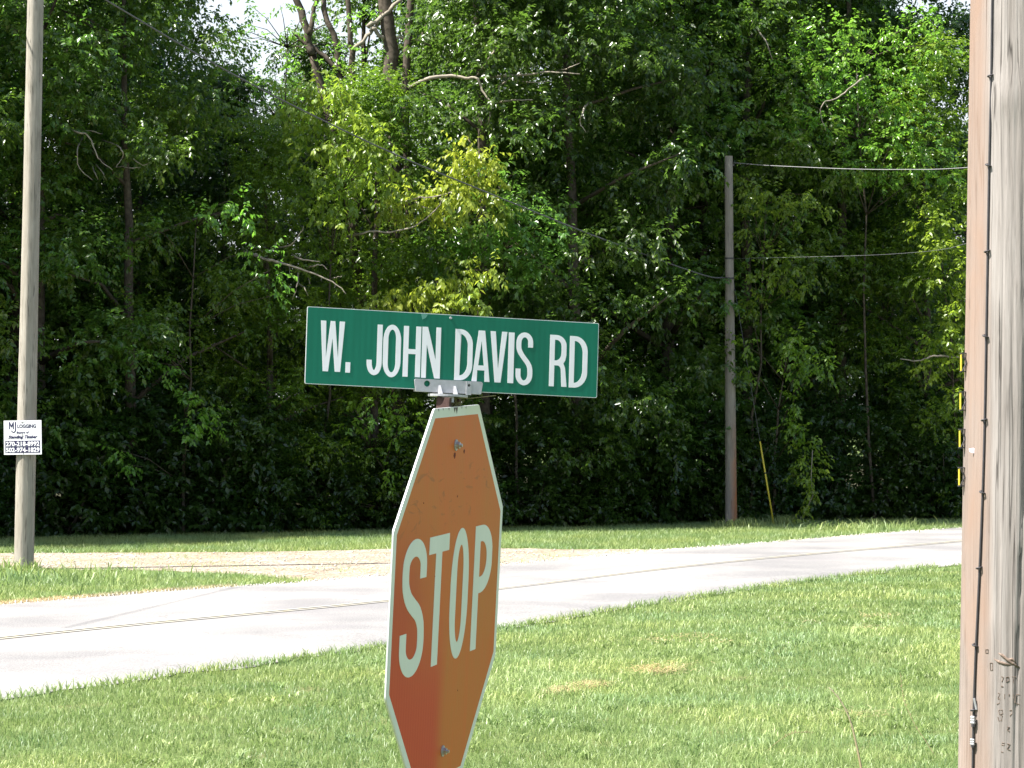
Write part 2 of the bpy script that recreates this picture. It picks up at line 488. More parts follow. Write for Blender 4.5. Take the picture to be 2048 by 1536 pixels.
def blades(name, x, y, h, w, lean, mat, val, seg2=True, z0=0.0, label=None):
    n = len(x); r = np.random.default_rng(n)
    az_ = r.uniform(0, 2 * np.pi, n); la = r.uniform(0, 2 * np.pi, n)
    wx, wy = np.cos(az_) * w / 2, np.sin(az_) * w / 2
    lx, ly = np.cos(la) * lean * h, np.sin(la) * lean * h
    Vs = np.zeros((n, 5, 3), np.float32)
    Vs[:, 0] = np.stack([x - wx, y - wy, np.full(n, z0)], 1)
    Vs[:, 1] = np.stack([x + wx, y + wy, np.full(n, z0)], 1)
    mx, my, mz = x + lx * .3, y + ly * .3, h * .6
    Vs[:, 2] = np.stack([mx + wx * .8, my + wy * .8, mz], 1)
    Vs[:, 3] = np.stack([mx - wx * .8, my - wy * .8, mz], 1)
    Vs[:, 4] = np.stack([x + lx, y + ly, h * (1 - .25 * lean)], 1)
    b = np.arange(n)[:, None] * 5
    if seg2:
        Fc = np.concatenate([b + [0, 1, 2], b + [0, 2, 3], b + [3, 2, 4]], 1).reshape(-1, 3)
        cv = np.repeat(val, 3)
        me = np_mesh(name, Vs.reshape(-1, 3), Fc, cv)
    else:
        Vt = Vs[:, [0, 1, 4]]; b = np.arange(n)[:, None] * 3
        me = np_mesh(name, Vt.reshape(-1, 3), b + [0, 1, 2], val)
    o = link(name, me, mat); o['kind'] = 'stuff'
    if label: o['label'] = label; o['category'] = 'grass'
    return o

def scatter(n, x0, x1, y0, y1, dens, poly_in=None, poly_out=(), seed=0):
    r = np.random.default_rng(seed)
    y = r.uniform(y0, y1, n); x = r.uniform(x0, x1, n)
    k = r.random(n) < dens(x, y)
    x, y = x[k], y[k]
    if poly_in is not None:
        k = inpoly(poly_in, x, y); x, y = x[k], y[k]
    for P in poly_out:
        k = ~inpoly(P, x, y); x, y = x[k], y[k]
    return x, y
inview = lambda x, y, m=1.5: (np.abs(x) < y * 1024 / F + m)
LAWN = [tuple(p) for p in nearE[::6]] + [(34, 20), (34, -6), (-18, -6)]
dens = lambda x, y: inview(x, y, .6) * np.clip((17.5 / y) ** 1.7, 0, 1) * (.75 + .5 * vnoise(x, y, .35, 4))
x, y = scatter(820000, -9, 10, 15, 47, dens, LAWN, (), 5)
print('lawn blades', len(x))
cl = vnoise(x, y, .28, 7) * .6 + vnoise(x, y, .09, 8) * .4
big = vnoise(x, y, 1.7, 9)
h = (.030 + .055 * cl ** 1.6 + .028 * rng.random(len(x)) ** 2) * (1 + .45 * np.clip((big - .5) * 4, 0, 1))
w = (.0038 + .0028 * rng.random(len(x))) * np.clip(y / 20, 1, 1.8)
val = np.clip(rng.normal(.5, .28, len(x)) + (big - .5) * 1.1 + (vnoise(x, y, .5, 77) - .5) * .5, 0, 1)
blades('lawn_grass', x, y, h, w, rng.uniform(.2, 1.5, len(x)), M['blade'], val, True, 0, 'short sunlit lawn grass in front of the road')
# coarse grass close to the camera, outside and below the frame
dens = lambda x, y: np.ones(len(x)) * .9
x, y = scatter(26000, -6, 6, 3.5, 15.5, dens, LAWN, (), 6)
blades('near_lawn_grass', x, y, .05 + .06 * rng.random(len(x)), .010 + .006 * rng.random(len(x)), rng.uniform(.2, 1.4, len(x)), M['blade'], rng.random(len(x)), True, 0, 'short lawn grass around the sign post')
# long tufts fringing the near road edge
i = rng.integers(150, 620, 9000)
ed = nearE[i] + dd[i] * rng.normal(-.02, .05, 9000)[:, None]
k = inview(ed[:, 0], ed[:, 1], 1)
ed = ed[k]
blades('road_edge_grass', ed[:, 0], ed[:, 1], .05 + .09 * rng.random(len(ed)) ** 2, np.full(len(ed), .008), rng.uniform(.2, 1.3, len(ed)), M['blade'], rng.random(len(ed)), True, 0, 'ragged grass fringe along the near road edge')
# far verge
VERGE = [tuple(p) for p in farE[100:860:6]] + [(30, 75), (16, 69), (10, 64), (0, 58.6), (-9.8, 54), (-22, 49)]
dens = lambda x, y: inview(x, y, 1.5) * (.55 + .6 * vnoise(x, y, .6, 14))
x, y = scatter(700000, -16, 16, 30, 68, dens, VERGE, (drive, roadpoly, shoulderpoly), 15)
n_ = vnoise(x, y, .45, 16)
k = rng.random(len(x)) < .9
x, y, n_ = x[k], y[k], n_[k]
print('verge blades', len(x))
strip = (y < 43.5)
h = (.06 + .07 * n_ + .05 * rng.random(len(x))) * np.where(strip, .62, .72)
val = np.clip(rng.normal(.5, .25, len(x)), 0, 1)
blades('verge_grass', x, y, h, .012 + .006 * rng.random(len(x)), rng.uniform(.2, 1.2, len(x)), M['blade'], val, False, 0, 'grass of the verge between road, gravel and wood')
# sparse weeds on the gravel + yellowed grass round its rim
dens = lambda x, y: inview(x, y, 1) * (vnoise(x, y, .7, 24) > .62) * .5
x, y = scatter(26000, -12, 6, 40, 50, dens, drive, (roadpoly,), 25)
blades('gravel_weeds', x, y, .03 + .05 * rng.random(len(x)), np.full(len(x), .012), rng.uniform(.3, 1.4, len(x)), M['blade'], rng.uniform(.5, 1, len(x)), False, 0, 'thin weeds growing through the pale gravel')
# taller weed tufts at the pole bases and guy wire
tx = []; ty = []
for (px, py, rr, n) in ((1475, 1056, .5, 420), (1490, 1052, .4, 200), (1555, 1046, .38, 700), (1570, 1050, .5, 200), (30, 1142, .35, 120), (66, 1143, .15, 60), (10, 1160, .8, 200), (150, 1163, 1.5, 260), (1700, 1060, 1.2, 300), (1800, 1056, 1.0, 200)):
    g = gnd(px, py); tx.append(rng.normal(g[0], rr * .5, n)); ty.append(rng.normal(g[1], rr * .8, n))
x = np.concatenate(tx); y = np.concatenate(ty)
blades('weed_tufts', x, y,   .08 + .20 * rng.random(len(x)) ** 1.6, .014 + .010 * rng.random(len(x)), rng.uniform(.2, 1.3, len(x)), M['blade'], rng.random(len(x)), True, 0, 'taller weed tufts round the pole feet and guy wire')
# broad leaved weeds and coarser tufts sprinkled through the lawn
cx_, cy_ = scatter(9000, -8, 9, 16, 42, lambda x, y: inview(x, y, .5) * (vnoise(x, y, 1.1, 51) > .5) * .32, LAWN, (), 52)
k_ = rng.integers(0, len(cx_), len(cx_) * 16)
x = cx_[k_] + rng.normal(0, .035, len(k_)); y = cy_[k_] + rng.normal(0, .035, len(k_))
blades('lawn_weeds', x, y, .045 + .05 * rng.random(len(x)), .009 + .008 * rng.random(len(x)), rng.uniform(.6, 1.9, len(x)), M['blade'], np.clip(rng.normal(.15, .25, len(x)) + (k_ % 3 == 0) * .6, 0, 1), True, 0, 'broad leaved weeds and coarse tufts in the lawn')
# dry clippings on the lawn
a = np.array(gnd(1080, 1395)); b = np.array(gnd(1345, 1338)); t_ = rng.random(2300) ** .9
keep = (vnoise(t_ * 9, t_ * 0, 1, 3) > .42)
p = a + (b - a) * t_[:, None] + rng.normal(0, 1, (2300, 2)) * np.array([.10, .16]) * (.5 + t_[:, None])
p = p[keep]
q = []
for (px, py, n) in ((1440, 1288, 60), (1730, 1258, 60), (1760, 1236, 90), (1610, 1250, 40), (1390, 1275, 60), (1320, 1285, 60), (1720, 1432, 60)):
    g = gnd(px, py); q.append(np.stack([rng.normal(g[0], .14, n), rng.normal(g[1], .2, n)], 1))
p = np.concatenate([p] + q)
blades('dry_clippings', p[:, 0], p[:, 1], .055 + .03 * rng.random(len(p)), np.full(len(p), .007), rng.uniform(1.2, 2.4, len(p)), M['blade_dry'], rng.random(len(p)), True, .03, 'streak of dry tan clippings lying on the lawn')
# straw on the far left road edge
i = rng.integers(235, 330, 5200)
p = farE[i] + dd[i] * np.abs(rng.normal(.16, .16, 5200))[:, None]
blades('dry_verge_grass', p[:, 0], p[:, 1], .03 + .05 * rng.random(len(p)), np.full(len(p), .013), rng.uniform(.6, 2, len(p)), M['blade_dry'], rng.random(len(p)), False, 0, 'dead brown grass along the far road edge')

# ------------------------------------------------------------------ stones
def stones(name, x, y, s, mat, label):
    n = len(x); r = np.random.default_rng(n)
    base = np.array([(1, 0, 0), (0, 1, 0), (-1, 0, 0), (0, -1, 0), (0, 0, .75), (0, 0, -.3)])
    Fo = np.array([(0, 1, 4), (1, 2, 4), (2, 3, 4), (3, 0, 4), (1, 0, 5), (2, 1, 5), (3, 2, 5), (0, 3, 5)])
    V = base[None] * s[:, None, None] * r.uniform(.55, 1.1, (n, 6, 3))
    an = r.uniform(0, 6.28, n); c, sn = np.cos(an)[:, None], np.sin(an)[:, None]
    X = V[:, :, 0] * c - V[:, :, 1] * sn; Y = V[:, :, 0] * sn + V[:, :, 1] * c
    V = np.stack([X + x[:, None], Y + y[:, None], V[:, :, 2] + .008 + s[:, None] * .15], 2)
    Fc = (Fo[None] + np.arange(n)[:, None, None] * 6).reshape(-1, 3)
    o = link(name, np_mesh(name, V.reshape(-1, 3), Fc), mat); o['kind'] = 'stuff'; o['label'] = label; o['category'] = 'gravel'
x, y = scatter(9000, -14, 7, 38, 52, lambda x, y: .3 + .7 * (vnoise(x, y, 1, 31) > .5), drive, (), 32)
i = rng.integers(150, 760, 5200); e = farE[i] + dd[i] * rng.normal(.02, .17, 5200)[:, None]
x = np.concatenate([x, e[:, 0]]); y = np.concatenate([y, e[:, 1]])
stones('loose_gravel', x, y, .010 + .022 * rng.random(len(x)) ** 2.5, M['stone'], 'loose pale stones on the drive and along the road edge')

# ------------------------------------------------------------------ foliage
def leaves_mesh(name, blobs, leaf=.085, per=1.0, droop=.35, seed=0, spray=11):
    """blobs: (x,y,z,rx,ry,rz,n sprays). Every spray is a twig with leaves set alternately along it."""
    r = np.random.default_rng(seed)
    B = np.array([b[:6] for b in blobs], float); N = np.array([max(1, int(b[6] * per)) for b in blobs])
    idx = np.repeat(np.arange(len(B)), N); n = len(idx)
    d = r.normal(size=(n, 3)); d /= np.linalg.norm(d, axis=1)[:, None]
    rad = r.random(n) ** .45
    C = B[idx, :3] + d * rad[:, None] * B[idx, 3:6]
    tw = d * .8 + r.normal(size=(n, 3)) * .45; tw[:, 2] -= droop * r.random(n)
    tw /= np.linalg.norm(tw, axis=1)[:, None]
    up = np.array([0, 0, 1.0])
    side = np.cross(tw, up); side /= (np.linalg.norm(side, axis=1)[:, None] + 1e-6)
    L = leaf * 3.4 * r.uniform(.6, 1.25, n)
    k = np.arange(spray); tt = (k + .5) / spray; sg = np.where(k % 2 == 0, 1.0, -1.0)
    P = C[:, None] + tw[:, None] * (L[:, None] * tt[None])[:, :, None]
    ax = tw[:, None] * .55 + side[:, None] * sg[None, :, None] * .85 + r.normal(size=(n, spray, 3)) * .33
    ax[:, :, 2] -= .25 + droop * .7
    ax /= np.linalg.norm(ax, axis=2)[:, :, None]
    nr = np.array([0, 0, 1.0]) * .9 + r.normal(size=(n, spray, 3)) * .55 + d[:, None] * .35
    wv = np.cross(nr, ax); wv /= (np.linalg.norm(wv, axis=2)[:, :, None] + 1e-6)
    nn = np.cross(ax, wv)
    ll = leaf * r.uniform(.65, 1.3, (n, spray, 1)); ww = ll * r.uniform(.24, .33, (n, spray, 1))
    V = np.zeros((n, spray, 4, 3), np.float32)
    V[:, :, 0] = P
    V[:, :, 1] = P + ax * ll * .45 + wv * ww + nn * ww * .35
    V[:, :, 2] = P + ax * ll - np.array([0, 0, .12]) * ll
    V[:, :, 3] = P + ax * ll * .45 - wv * ww + nn * ww * .35
    m = n * spray
    b = (np.arange(m) * 4)[:, None]
    Fc = np.concatenate([b + [0, 1, 2], b + [0, 2, 3]], 1).reshape(-1, 3)
    sv = r.random(n)[:, None] * .6 + r.random((n, spray)) * .4
    return np_mesh(name, V.reshape(-1, 3), Fc, np.repeat(sv.ravel(), 2))

def crown_blobs(seed, H, R, low=.5, nb=60, per=60, bs=(.45, .95)):
    """clumps spread through an irregular tall crown"""
    r = np.random.default_rng(seed); out = []
    for i in range(nb):
        t = r.random() ** .85
        z = low + (H - low) * t
        prof = (.55 + .45 * math.sin(math.pi * min(1, t * 1.15 + .12))) * (1 if t < .75 else max(.25, 1 - (t - .75) * 2.6))
        a = r.uniform(0, 2 * math.pi); q = R * prof * r.uniform(.35, 1.0)
        s = r.uniform(*bs)
        out.append((q * math.cos(a), q * math.sin(a), z, s * 1.15, s * 1.15, s * .62, per * s * s * 1.6))
    return out

def trunk_mesh(name, seed, H, r0, lean=(0, 0), limbs=7, low=.3, blobs=None):
    r = random.Random(seed); mb = MB()
    pts = []; rr = []
    n = 9
    ox = oy = 0
    for i in range(n):
        t = i / (n - 1)
        ox += r.uniform(-.12, .12); oy += r.uniform(-.12, .12)
        pts.append((lean[0] * t + ox * t, lean[1] * t + oy * t, H * t * .92 - .05)); rr.append(r0 * (1 - .8 * t) * (1.25 if i == 0 else 1))
    mb.tube(pts, rr, 9)
    for k in range(limbs):
        t = low + (0.92 - low) * (k + r.random()) / limbs
        i = int(t * (n - 1)); f = t * (n - 1) - i
        p0 = Vector(pts[i]).lerp(Vector(pts[min(i + 1, n - 1)]), f)
        if blobs:
            b = min(blobs, key=lambda b: abs(b[2] - p0.z - 1.0) + r.random() * 2)
            p2 = Vector(b[:3])
        else:
            a = r.uniform(0, 6.28); p2 = p0 + Vector((math.cos(a), math.sin(a), .6)) * r.uniform(1.2, 2.4)
        p1 = p0.lerp(p2, .5) + Vector((r.uniform(-.2, .2), r.uniform(-.2, .2), r.uniform(.0, .35)))
        q = r0 * (1 - .8 * t) * .55
        mb.tube([p0, p1, p2], [q, q * .65, q * .25], 6)
    return mb.mesh(name, True)

# five kinds of woodland tree, sharing their meshes
KINDS = []
for i, (H, R, nb, per, leaf, low, dr) in enumerate(((15.5, 3.0, 96, 62, .115, .8, .35), (13.5, 2.6, 84, 60, .10, .4, .2), (17.0, 3.2, 104, 60, .125, 2.0, .5),
                                                 (14.0, 2.9, 90, 60, .105, .3, .3))):
    bl = crown_blobs(100 + i, H, R, low, nb, per)
    cm = leaves_mesh('crown', bl, leaf, 1.0, dr, 40 + i, 10)
    cm.materials.append(M['leaf'])
    tm = trunk_mesh('trunk', 60 + i, H, .17, (random.uniform(-.6, .6), 0), 10, .2, bl)
    tm.materials.append(M['bark'])
    KINDS.append((tm, cm, H)); print('crown tris', len(cm.polygons))

def tree(kind, x, y, s, rot, tint, label, group, sz=1.0, name='woodland_tree'):
    t = empty(name, (x, y, 0), label, 'tree', group)
    t.rotation_euler.z = rot; t.scale = (s, s, s * sz)
    a = link('trunk', KINDS[kind][0], None, t, False)
    b = link('crown', KINDS[kind][1], None, t, False); b.color = (*tint, 1)
    return t, b

DK, MID, BL, YG = (.9, .92, .85), (1.3, 1.25, 1), (1.1, 1.25, 1.2), (1.8, 1.65, .95)
def tl(x):
    xs = [p[0] for p in TL]; ys = [p[1] for p in TL]
    return float(np.interp(x, xs, ys))
FRONT = [  # x, depth behind line, kind, scale, rot, tint, label
    (-11.6, 2.2, 0, .98, .3, MID, 'dark green tree at the left frame edge, left of the pale utility pole'),
    (-9.3, 2.6, 1, 1.10, 1.9, BL, 'bluish green tree directly behind the pale utility pole'),
    (-7.5, 2.4, 2, .80, 4.0, MID, 'leafy tree right of the pale utility pole with bare twigs in its crown'),
    (-4.9, 2.6, 3, .60, 2.2, YG, 'shorter tree under the largest gap of sky at the upper left'),
    (-2.9, 2.9, 1, .70, 5.2, YG, 'light green tree below the two bare leaning trunks'),
    (-.6, 2.8, 0, .97, 1.2, DK, 'dark tree behind the left half of the green street sign'),
    (1.5, 2.5, 2, .95, 2.9, DK, 'dark tree behind the right end of the green street sign'),
    (3.4, 2.7, 3, 1.12, .6, BL, 'bluish tree between the street sign and the far utility pole'),
    (5.4, 2.5, 0, 1.00, 3.6, MID, 'full green tree directly behind the far utility pole'),
    (7.6, 2.7, 1, 1.08, 5.9, MID, 'tree right of the far pole above the yellow guy guard'),
    (9.6, 2.7, 3, .80, 1.5, YG, 'yellowish green tree left of the nearest wooden pole under open sky'),
    (12.2, 3.0, 1, .72, 2.6, YG, 'low light green tree at the right edge behind the nearest pole'),
]
FT = []
for (x, d, k, s, r_, ti, lab) in FRONT:
    FT.append(tree(k, x, tl(x) + d + (.5 if 2 < x < 9 else -1.4), s, r_, ti, lab, 'trees along the front of the wood')[0])
# the rows deeper in the wood (nothing in the photograph tells them apart)
deep = []
r = random.Random(21)
for row, (dy, n, x0, x1) in enumerate(((5.2, 16, -23, 19), (9.0, 16, -24, 24), (13.5, 16, -25, 27), (18.5, 15, -26, 30))):
    for i in range(n):
        x = x0 + (x1 - x0) * (i + .5) / n + r.uniform(-.6, .6)
        s = r.uniform(.95, 1.15)
        yy = tl(x) + dy + r.uniform(-.8, .8)
        px = 1024 + F * x / yy
        if 380 < px < 700: s = min(s, (.62, .72, .80, .82)[row])
        if px > 1800: s = min(s, .62 + .03 * row)
        deep.append((x, yy, r.randrange(4), s, r.uniform(0, 6.28), r.choice(((.8, .85, .85), (1, 1, .95), (.8, .9, 1.0)))))
for (x, yy, k, s, ro, ti) in deep:
    tree(k, x, yy, s, ro, ti, 'tree standing deep in the wood behind the front row', 'trees deep in the wood')
for i in range(16):      # low dense trees closing the back of the wood
    x = -28 + 60 * (i + .5) / 16
    tree(i % 4, x, tl(x) + 23 + r.uniform(-.8, .8), 1.25, r.uniform(0, 6.28), (.9, .95, .9), 'tree standing deep in the wood behind the front row', 'trees deep in the wood', .36)
# unseen trees beyond the left frame edge, added to shade the wood and verge
for i, (x, d_) in enumerate(((-14.3, 1.2), (-17, 1.6), (-19.8, 1.6), (-22.6, 1.6), (-15.2, -1.4), (-18.4, -2.2), (-21.6, -2.4))):
    tree(i % 4, x, tl(x) + d_, 1.0, i * 1.7, MID, 'unseen tree added beyond the left frame edge for its shade', 'unseen shade trees beyond the left frame edge')

# undergrowth bushes along the foot of the wood
bb = []
rb = np.random.default_rng(77)
for i in range(16):
    a = rb.uniform(0, 6.28); q = rb.uniform(.1, .9)
    s = rb.uniform(.35, .6)
    bb.append((q * math.cos(a), q * math.sin(a) * .7, .2 + rb.random() * 1.9, s, s, s * .8, 70 * s * s * 2.6))
bush = leaves_mesh('foliage', bb, .10, 1.0, .4, 91, 10); bush.materials.append(M['leaf'])
bst = MB()
for b in bb[:9]: bst.tube([(b[0] * .15, b[1] * .15, -.03), (b[0] * .6, b[1] * .6, b[2] * .55), b[:3]], [.018, .012, .005], 5)
bst = bst.mesh('stem', True); bst.materials.append(M['bark'])
BL_LAB = ['at the left frame edge behind the pale pole', 'just right of the pale pole', 'second from the pale pole', 'below the brightest gap in the leaves at lower left',
          'midway between the pale pole and the stop sign', 'two bushes left of the stop sign', 'just left of the stop sign', 'behind the upper part of the stop sign',
          'just right of the stop sign', 'second bush right of the stop sign', 'midway between the stop sign and far pole', 'just left of the far pole',
          'behind the yellow guy guard', 'two bushes right of the guy guard', 'between the guy guard and nearest pole', 'just left of the nearest pole', 'hidden partly by the nearest pole']
for i, lab in enumerate(BL_LAB):
    x = -10.2 + i * 1.33 + r.uniform(-.15, .15)
    o = empty('bush', (x, tl(x) + (.95 if 3 < x < 8 else .35) + r.uniform(0, .5), 0), 'dark shaded undergrowth bush ' + lab, 'bush', 'undergrowth bushes along the foot of the wood')
    o.rotation_euler.z = r.uniform(0, 6.28); s = r.uniform(.85, 1.3); o.scale = (s * 1.2, s, s)
    link('stem', bst, None, o, False)
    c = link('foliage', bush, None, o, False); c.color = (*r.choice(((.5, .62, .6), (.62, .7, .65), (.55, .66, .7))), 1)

# feature trees: crowns built clump by clump where the photograph shows brighter sprays
def feature(name, label, base, spots, Y, mat, leaf=.12, per=95, droop=.8, seed=1, tint=(1, 1, 1), limb=.024, flat_=.62):
    t = empty(name, (base[0], base[1], 0), label, 'tree', 'light leaved saplings at the wood edge')
    rr = random.Random(seed); blobs = []
    mb = MB(); top = None
    ctr = []
    for (px, py, rpx) in spots:
        yy = Y + rr.uniform(-.35, .35); yy -= .7; p = at(px, py, yy); s = rpx * yy / F
        blobs.append((p.x, p.y, p.z, s, s * .8, s * flat_, per * max(.12, s * s * 1.9))); ctr.append(p)
    zt = max(p.z for p in ctr)
    cx = sum(p.x for p in ctr) / len(ctr)
    tp = [Vector((base[0], base[1], -.05))]
    for k in range(1, 7):
        f = k / 6; tp.append(Vector((base[0] + (cx - base[0]) * f + rr.uniform(-.08, .08), base[1] + (Y + .4 - base[1]) * f, zt * f * .93)))
    mb.tube(tp, [limb * 1.6 * (1 - .12 * k) for k in range(7)], 7)
    for p in ctr:
        q = min(tp[1:], key=lambda a: abs(a.z - (p.z - .6)))
        mb.tube([q, q.lerp(p, .55) + Vector((0, 0, .12)), p], [limb * .55, limb * .35, limb * .15], 5)
    link('trunk', mb.mesh('trunk', True), M['bark'], t)
    lm = leaves_mesh('crown', blobs, leaf, 1.0, droop, seed, 8)
    c = link('crown', lm, M[mat], t); c.color = (*tint, 1)
    return t

T0 = lambda px: tl((px - 1024) / F * 56)
feature('sapling', 'yellow green sapling whose drooping leaves rise above the street sign', (-.6, T0(950) + 1), [
    (925, 300, 28), (970, 315, 32), (905, 335, 30), (940, 350, 36), (985, 350, 24), (890, 385, 36), (925, 390, 34), (965, 380, 34), (845, 385, 28), (875, 410, 34), (815, 375, 22),
    (800, 400, 24), (1000, 415, 24), (975, 425, 26), (770, 405, 18), (905, 420, 26), (800, 430, 12), (765, 425, 16)], T0(930) - .1, 'leaf_yellow', .125, 80, 1.0, 3, (1, 1, 1))
feature('sapling', 'yellow green sapling just above the top edge of the street sign', (-.9, T0(860) + .6), [
    (770, 590, 30), (810, 585, 30), (850, 580, 30), (890, 590, 28), (930, 600, 26), (960, 615, 24), (840, 605, 30), (800, 610, 26), (915, 525, 24), (920, 555, 26), (955, 545, 18), (990, 540, 20), (870, 560, 20), (740, 600, 20), (900, 610, 30)],
    T0(860) - .4, 'leaf_yellow', .12, 80, .9, 4, (.95, .97, .9))
feature('sapling', 'light green tree of drooping leaves left of the overhead cable middle', (-3.9, T0(650) + .8), [
    (680, 175, 34), (640, 190, 26), (705, 205, 24), (600, 180, 26), (570, 200, 24), (660, 240, 34), (705, 235, 28), (740, 260, 32), (765, 285, 30), (620, 250, 28), (690, 285, 36), (655, 300, 34), (730, 310, 34), (770, 320, 26),
    (640, 345, 30), (690, 350, 32), (730, 350, 26), (590, 225, 22), (670, 395, 30), (720, 400, 26), (560, 235, 20), (610, 305, 26), (780, 360, 22), (650, 430, 28), (600, 390, 22), (690, 445, 24)],
    T0(650) + .3, 'leaf_yellow', .125, 74, .9, 5, (.74, .86, .72))
feature('sapling', 'bluish leaved ash tree right of the yellow sapling and above the sign', (.2, T0(1000) + 1.2), [
    (1000, 380, 26), (1040, 400, 36), (1010, 440, 40), (1060, 450, 36), (960, 470, 44), (910, 460, 34), (880, 490, 40), (940, 500, 40), (1000, 500, 46), (1050, 520, 42), (870, 520, 30), (1080, 480, 34), (1030, 560, 40),
    (980, 330, 18), (1025, 350, 24), (850, 460, 24), (1090, 540, 34), (1120, 470, 34), (1120, 420, 30)], T0(1000) + .2, 'leaf', .115, 85, .4, 6, (1.6, 1.75, 1.85))
feature('sapling', 'yellowish leaved tree right beside the top of the far utility pole', (5.2, T0(1540) + .8), [
    (1510, 370, 30), (1545, 385, 30), (1570, 405, 26), (1500, 405, 22), (1590, 435, 18), (1530, 430, 24), (1500, 460, 20), (1520, 500, 26), (1550, 515, 24), (1590, 530, 22), (1500, 540, 22), (1540, 555, 22), (1575, 560, 24),
    (1610, 575, 22), (1600, 400, 18), (1480, 350, 18), (1640, 410, 20), (1620, 390, 20), (1525, 600, 22), (1500, 620, 18)], T0(1540) + .2, 'leaf_yellow', .10, 80, .5, 7, (.60, .72, .6))
feature('sapling', 'sapling with light green sprays low down right of the far pole', (5.7, T0(1600) + .6), [
    (1590, 675, 30), (1620, 690, 26), (1575, 700, 26), (1610, 720, 26), (1640, 725, 22), (1600, 745, 22), (1560, 685, 20), (1650, 745, 18), (1590, 800, 16), (1590, 840, 16), (1605, 860, 14), (1500, 740, 20), (1490, 690, 20)],
    T0(1600) - .5, 'leaf_yellow', .11, 72, .6, 8, (.50, .72, .55))
feature('sapling', 'yellow green tree whose sprays touch the nearest pole beside its tags', (10.4, T0(1900) + 1), [
    (1900, 640, 30), (1925, 600, 30), (1880, 690, 30), (1905, 720, 26), (1870, 735, 24), (1925, 760, 22), (1890, 560, 30), (1930, 540, 28), (1850, 720, 20), (1910, 680, 30), (1905, 790, 18), (1880, 500, 34), (1920, 480, 34), (1860, 450, 34), (1900, 430, 36), (1845, 560, 22)],
    T0(1900) - .2, 'leaf_yellow', .115, 72, .5, 9, (.72, .85, .6))
feature('sapling', 'tall light green tree at the upper right above the far pole', (8.2, T0(1700) + 1.3), [
    (1680, 110, 50), (1730, 150, 50), (1640, 150, 40), (1600, 200, 40), (1760, 110, 40), (1700, 200, 50), (1750, 210, 44), (1660, 240, 40), (1800, 200, 40), (1820, 250, 40), (1780, 290, 44), (1600, 100, 36), (1560, 240, 30), (1590, 260, 30), (1710, 270, 40),
    (1830, 140, 36), (1860, 90, 36), (1850, 40, 36), (1800, 60, 40), (1860, 290, 34), (1540, 120, 30), (1640, 60, 36), (1700, 50, 40), (1840, 330, 40), (1880, 340, 34), (1760, 350, 40), (1690, 320, 30)], T0(1700) + .9, 'leaf', .10, 70, .3, 10, (1.9, 2.1, 1.6))
feature('sapling', 'pale patch of leaves on a shaded tree left of the street sign', (-6.5, T0(300) + .7), [
    (300, 660, 26), (285, 690, 24), (310, 725, 26), (330, 745, 20), (270, 660, 20), (370, 800, 22), (390, 840, 26), (375, 870, 22), (410, 810, 20), (430, 850, 18), (240, 900, 14), (250, 930, 14), (540, 540, 26), (550, 590, 26), (520, 500, 22), (400, 430, 24), (310, 450, 20), (460, 400, 26), (440, 430, 24), (490, 430, 20)],
    T0(300) + .1, 'leaf', .11, 62, .5, 11, (1.9, 2.2, 1.8))
feature('sapling', 'small green sapling with leaves just below the street sign and left of the post', (-2.2, T0(800) + .5), [
    (800, 800, 26), (820, 830, 26), (780, 835, 24), (760, 800, 22), (740, 830, 22), (830, 860, 16), (700, 850, 16), (500, 980, 26), (540, 990, 26), (470, 1000, 22), (790, 870, 16), (720, 800, 18), (780, 945, 10)],
    T0(800) - .5, 'leaf_yellow', .10, 60, .6, 12, (.55, .8, .6))

feature('sapling', 'tall thin crowned pale tree partly closing the gap of sky at the upper left', (-5.2, T0(540) + 4.5), [
    (470, 80, 34), (500, 50, 30), (450, 120, 34), (540, 110, 34), (520, 150, 38), (575, 60, 26), (600, 120, 30), (560, 170, 38), (480, 170, 40), (500, 10, 24), (560, 10, 24), (440, 60, 26), (620, 20, 22), (660, 110, 26), (690, 40, 26), (530, 215, 34), (590, 220, 34), (640, 180, 26), (730, 20, 26), (740, 100, 24)],
    T0(540) + 4, 'leaf', .10, 46, .3, 31, (2.2, 2.4, 2.0))
# hanging vine
vt = tag(empty('vine', (*gnd(1598, 1046), 0)), 'thin leafy vine hanging to the grass right of the yellow guy guard', 'vine')
pp = [at(x_, y_, T0(1600) - .9) for x_, y_ in ((1625, 900), (1622, 960), (1626, 990), (1615, 1015), (1598, 1042))]
mb = MB(); mb.tube(pp, [.012, .01, .01, .008, .006], 5)
link('stem', mb.mesh('stem', True), M['bark_pale'], vt)
bl = [(*at(px, py, T0(1600) - .9), .16, .16, .2, 5) for (px, py) in ((1620, 905), (1600, 920), (1630, 930), (1612, 950), (1618, 930), (1622, 965), (1596, 945), (1628, 985), (1612, 1005), (1600, 1035), (1634, 910), (1608, 890), (1620, 870))]
lc = link('foliage', leaves_mesh('foliage', bl, .10, 1.0, .6, 21, 7), M['leaf_yellow'], vt); lc.color = (.7, .85, .7, 1)

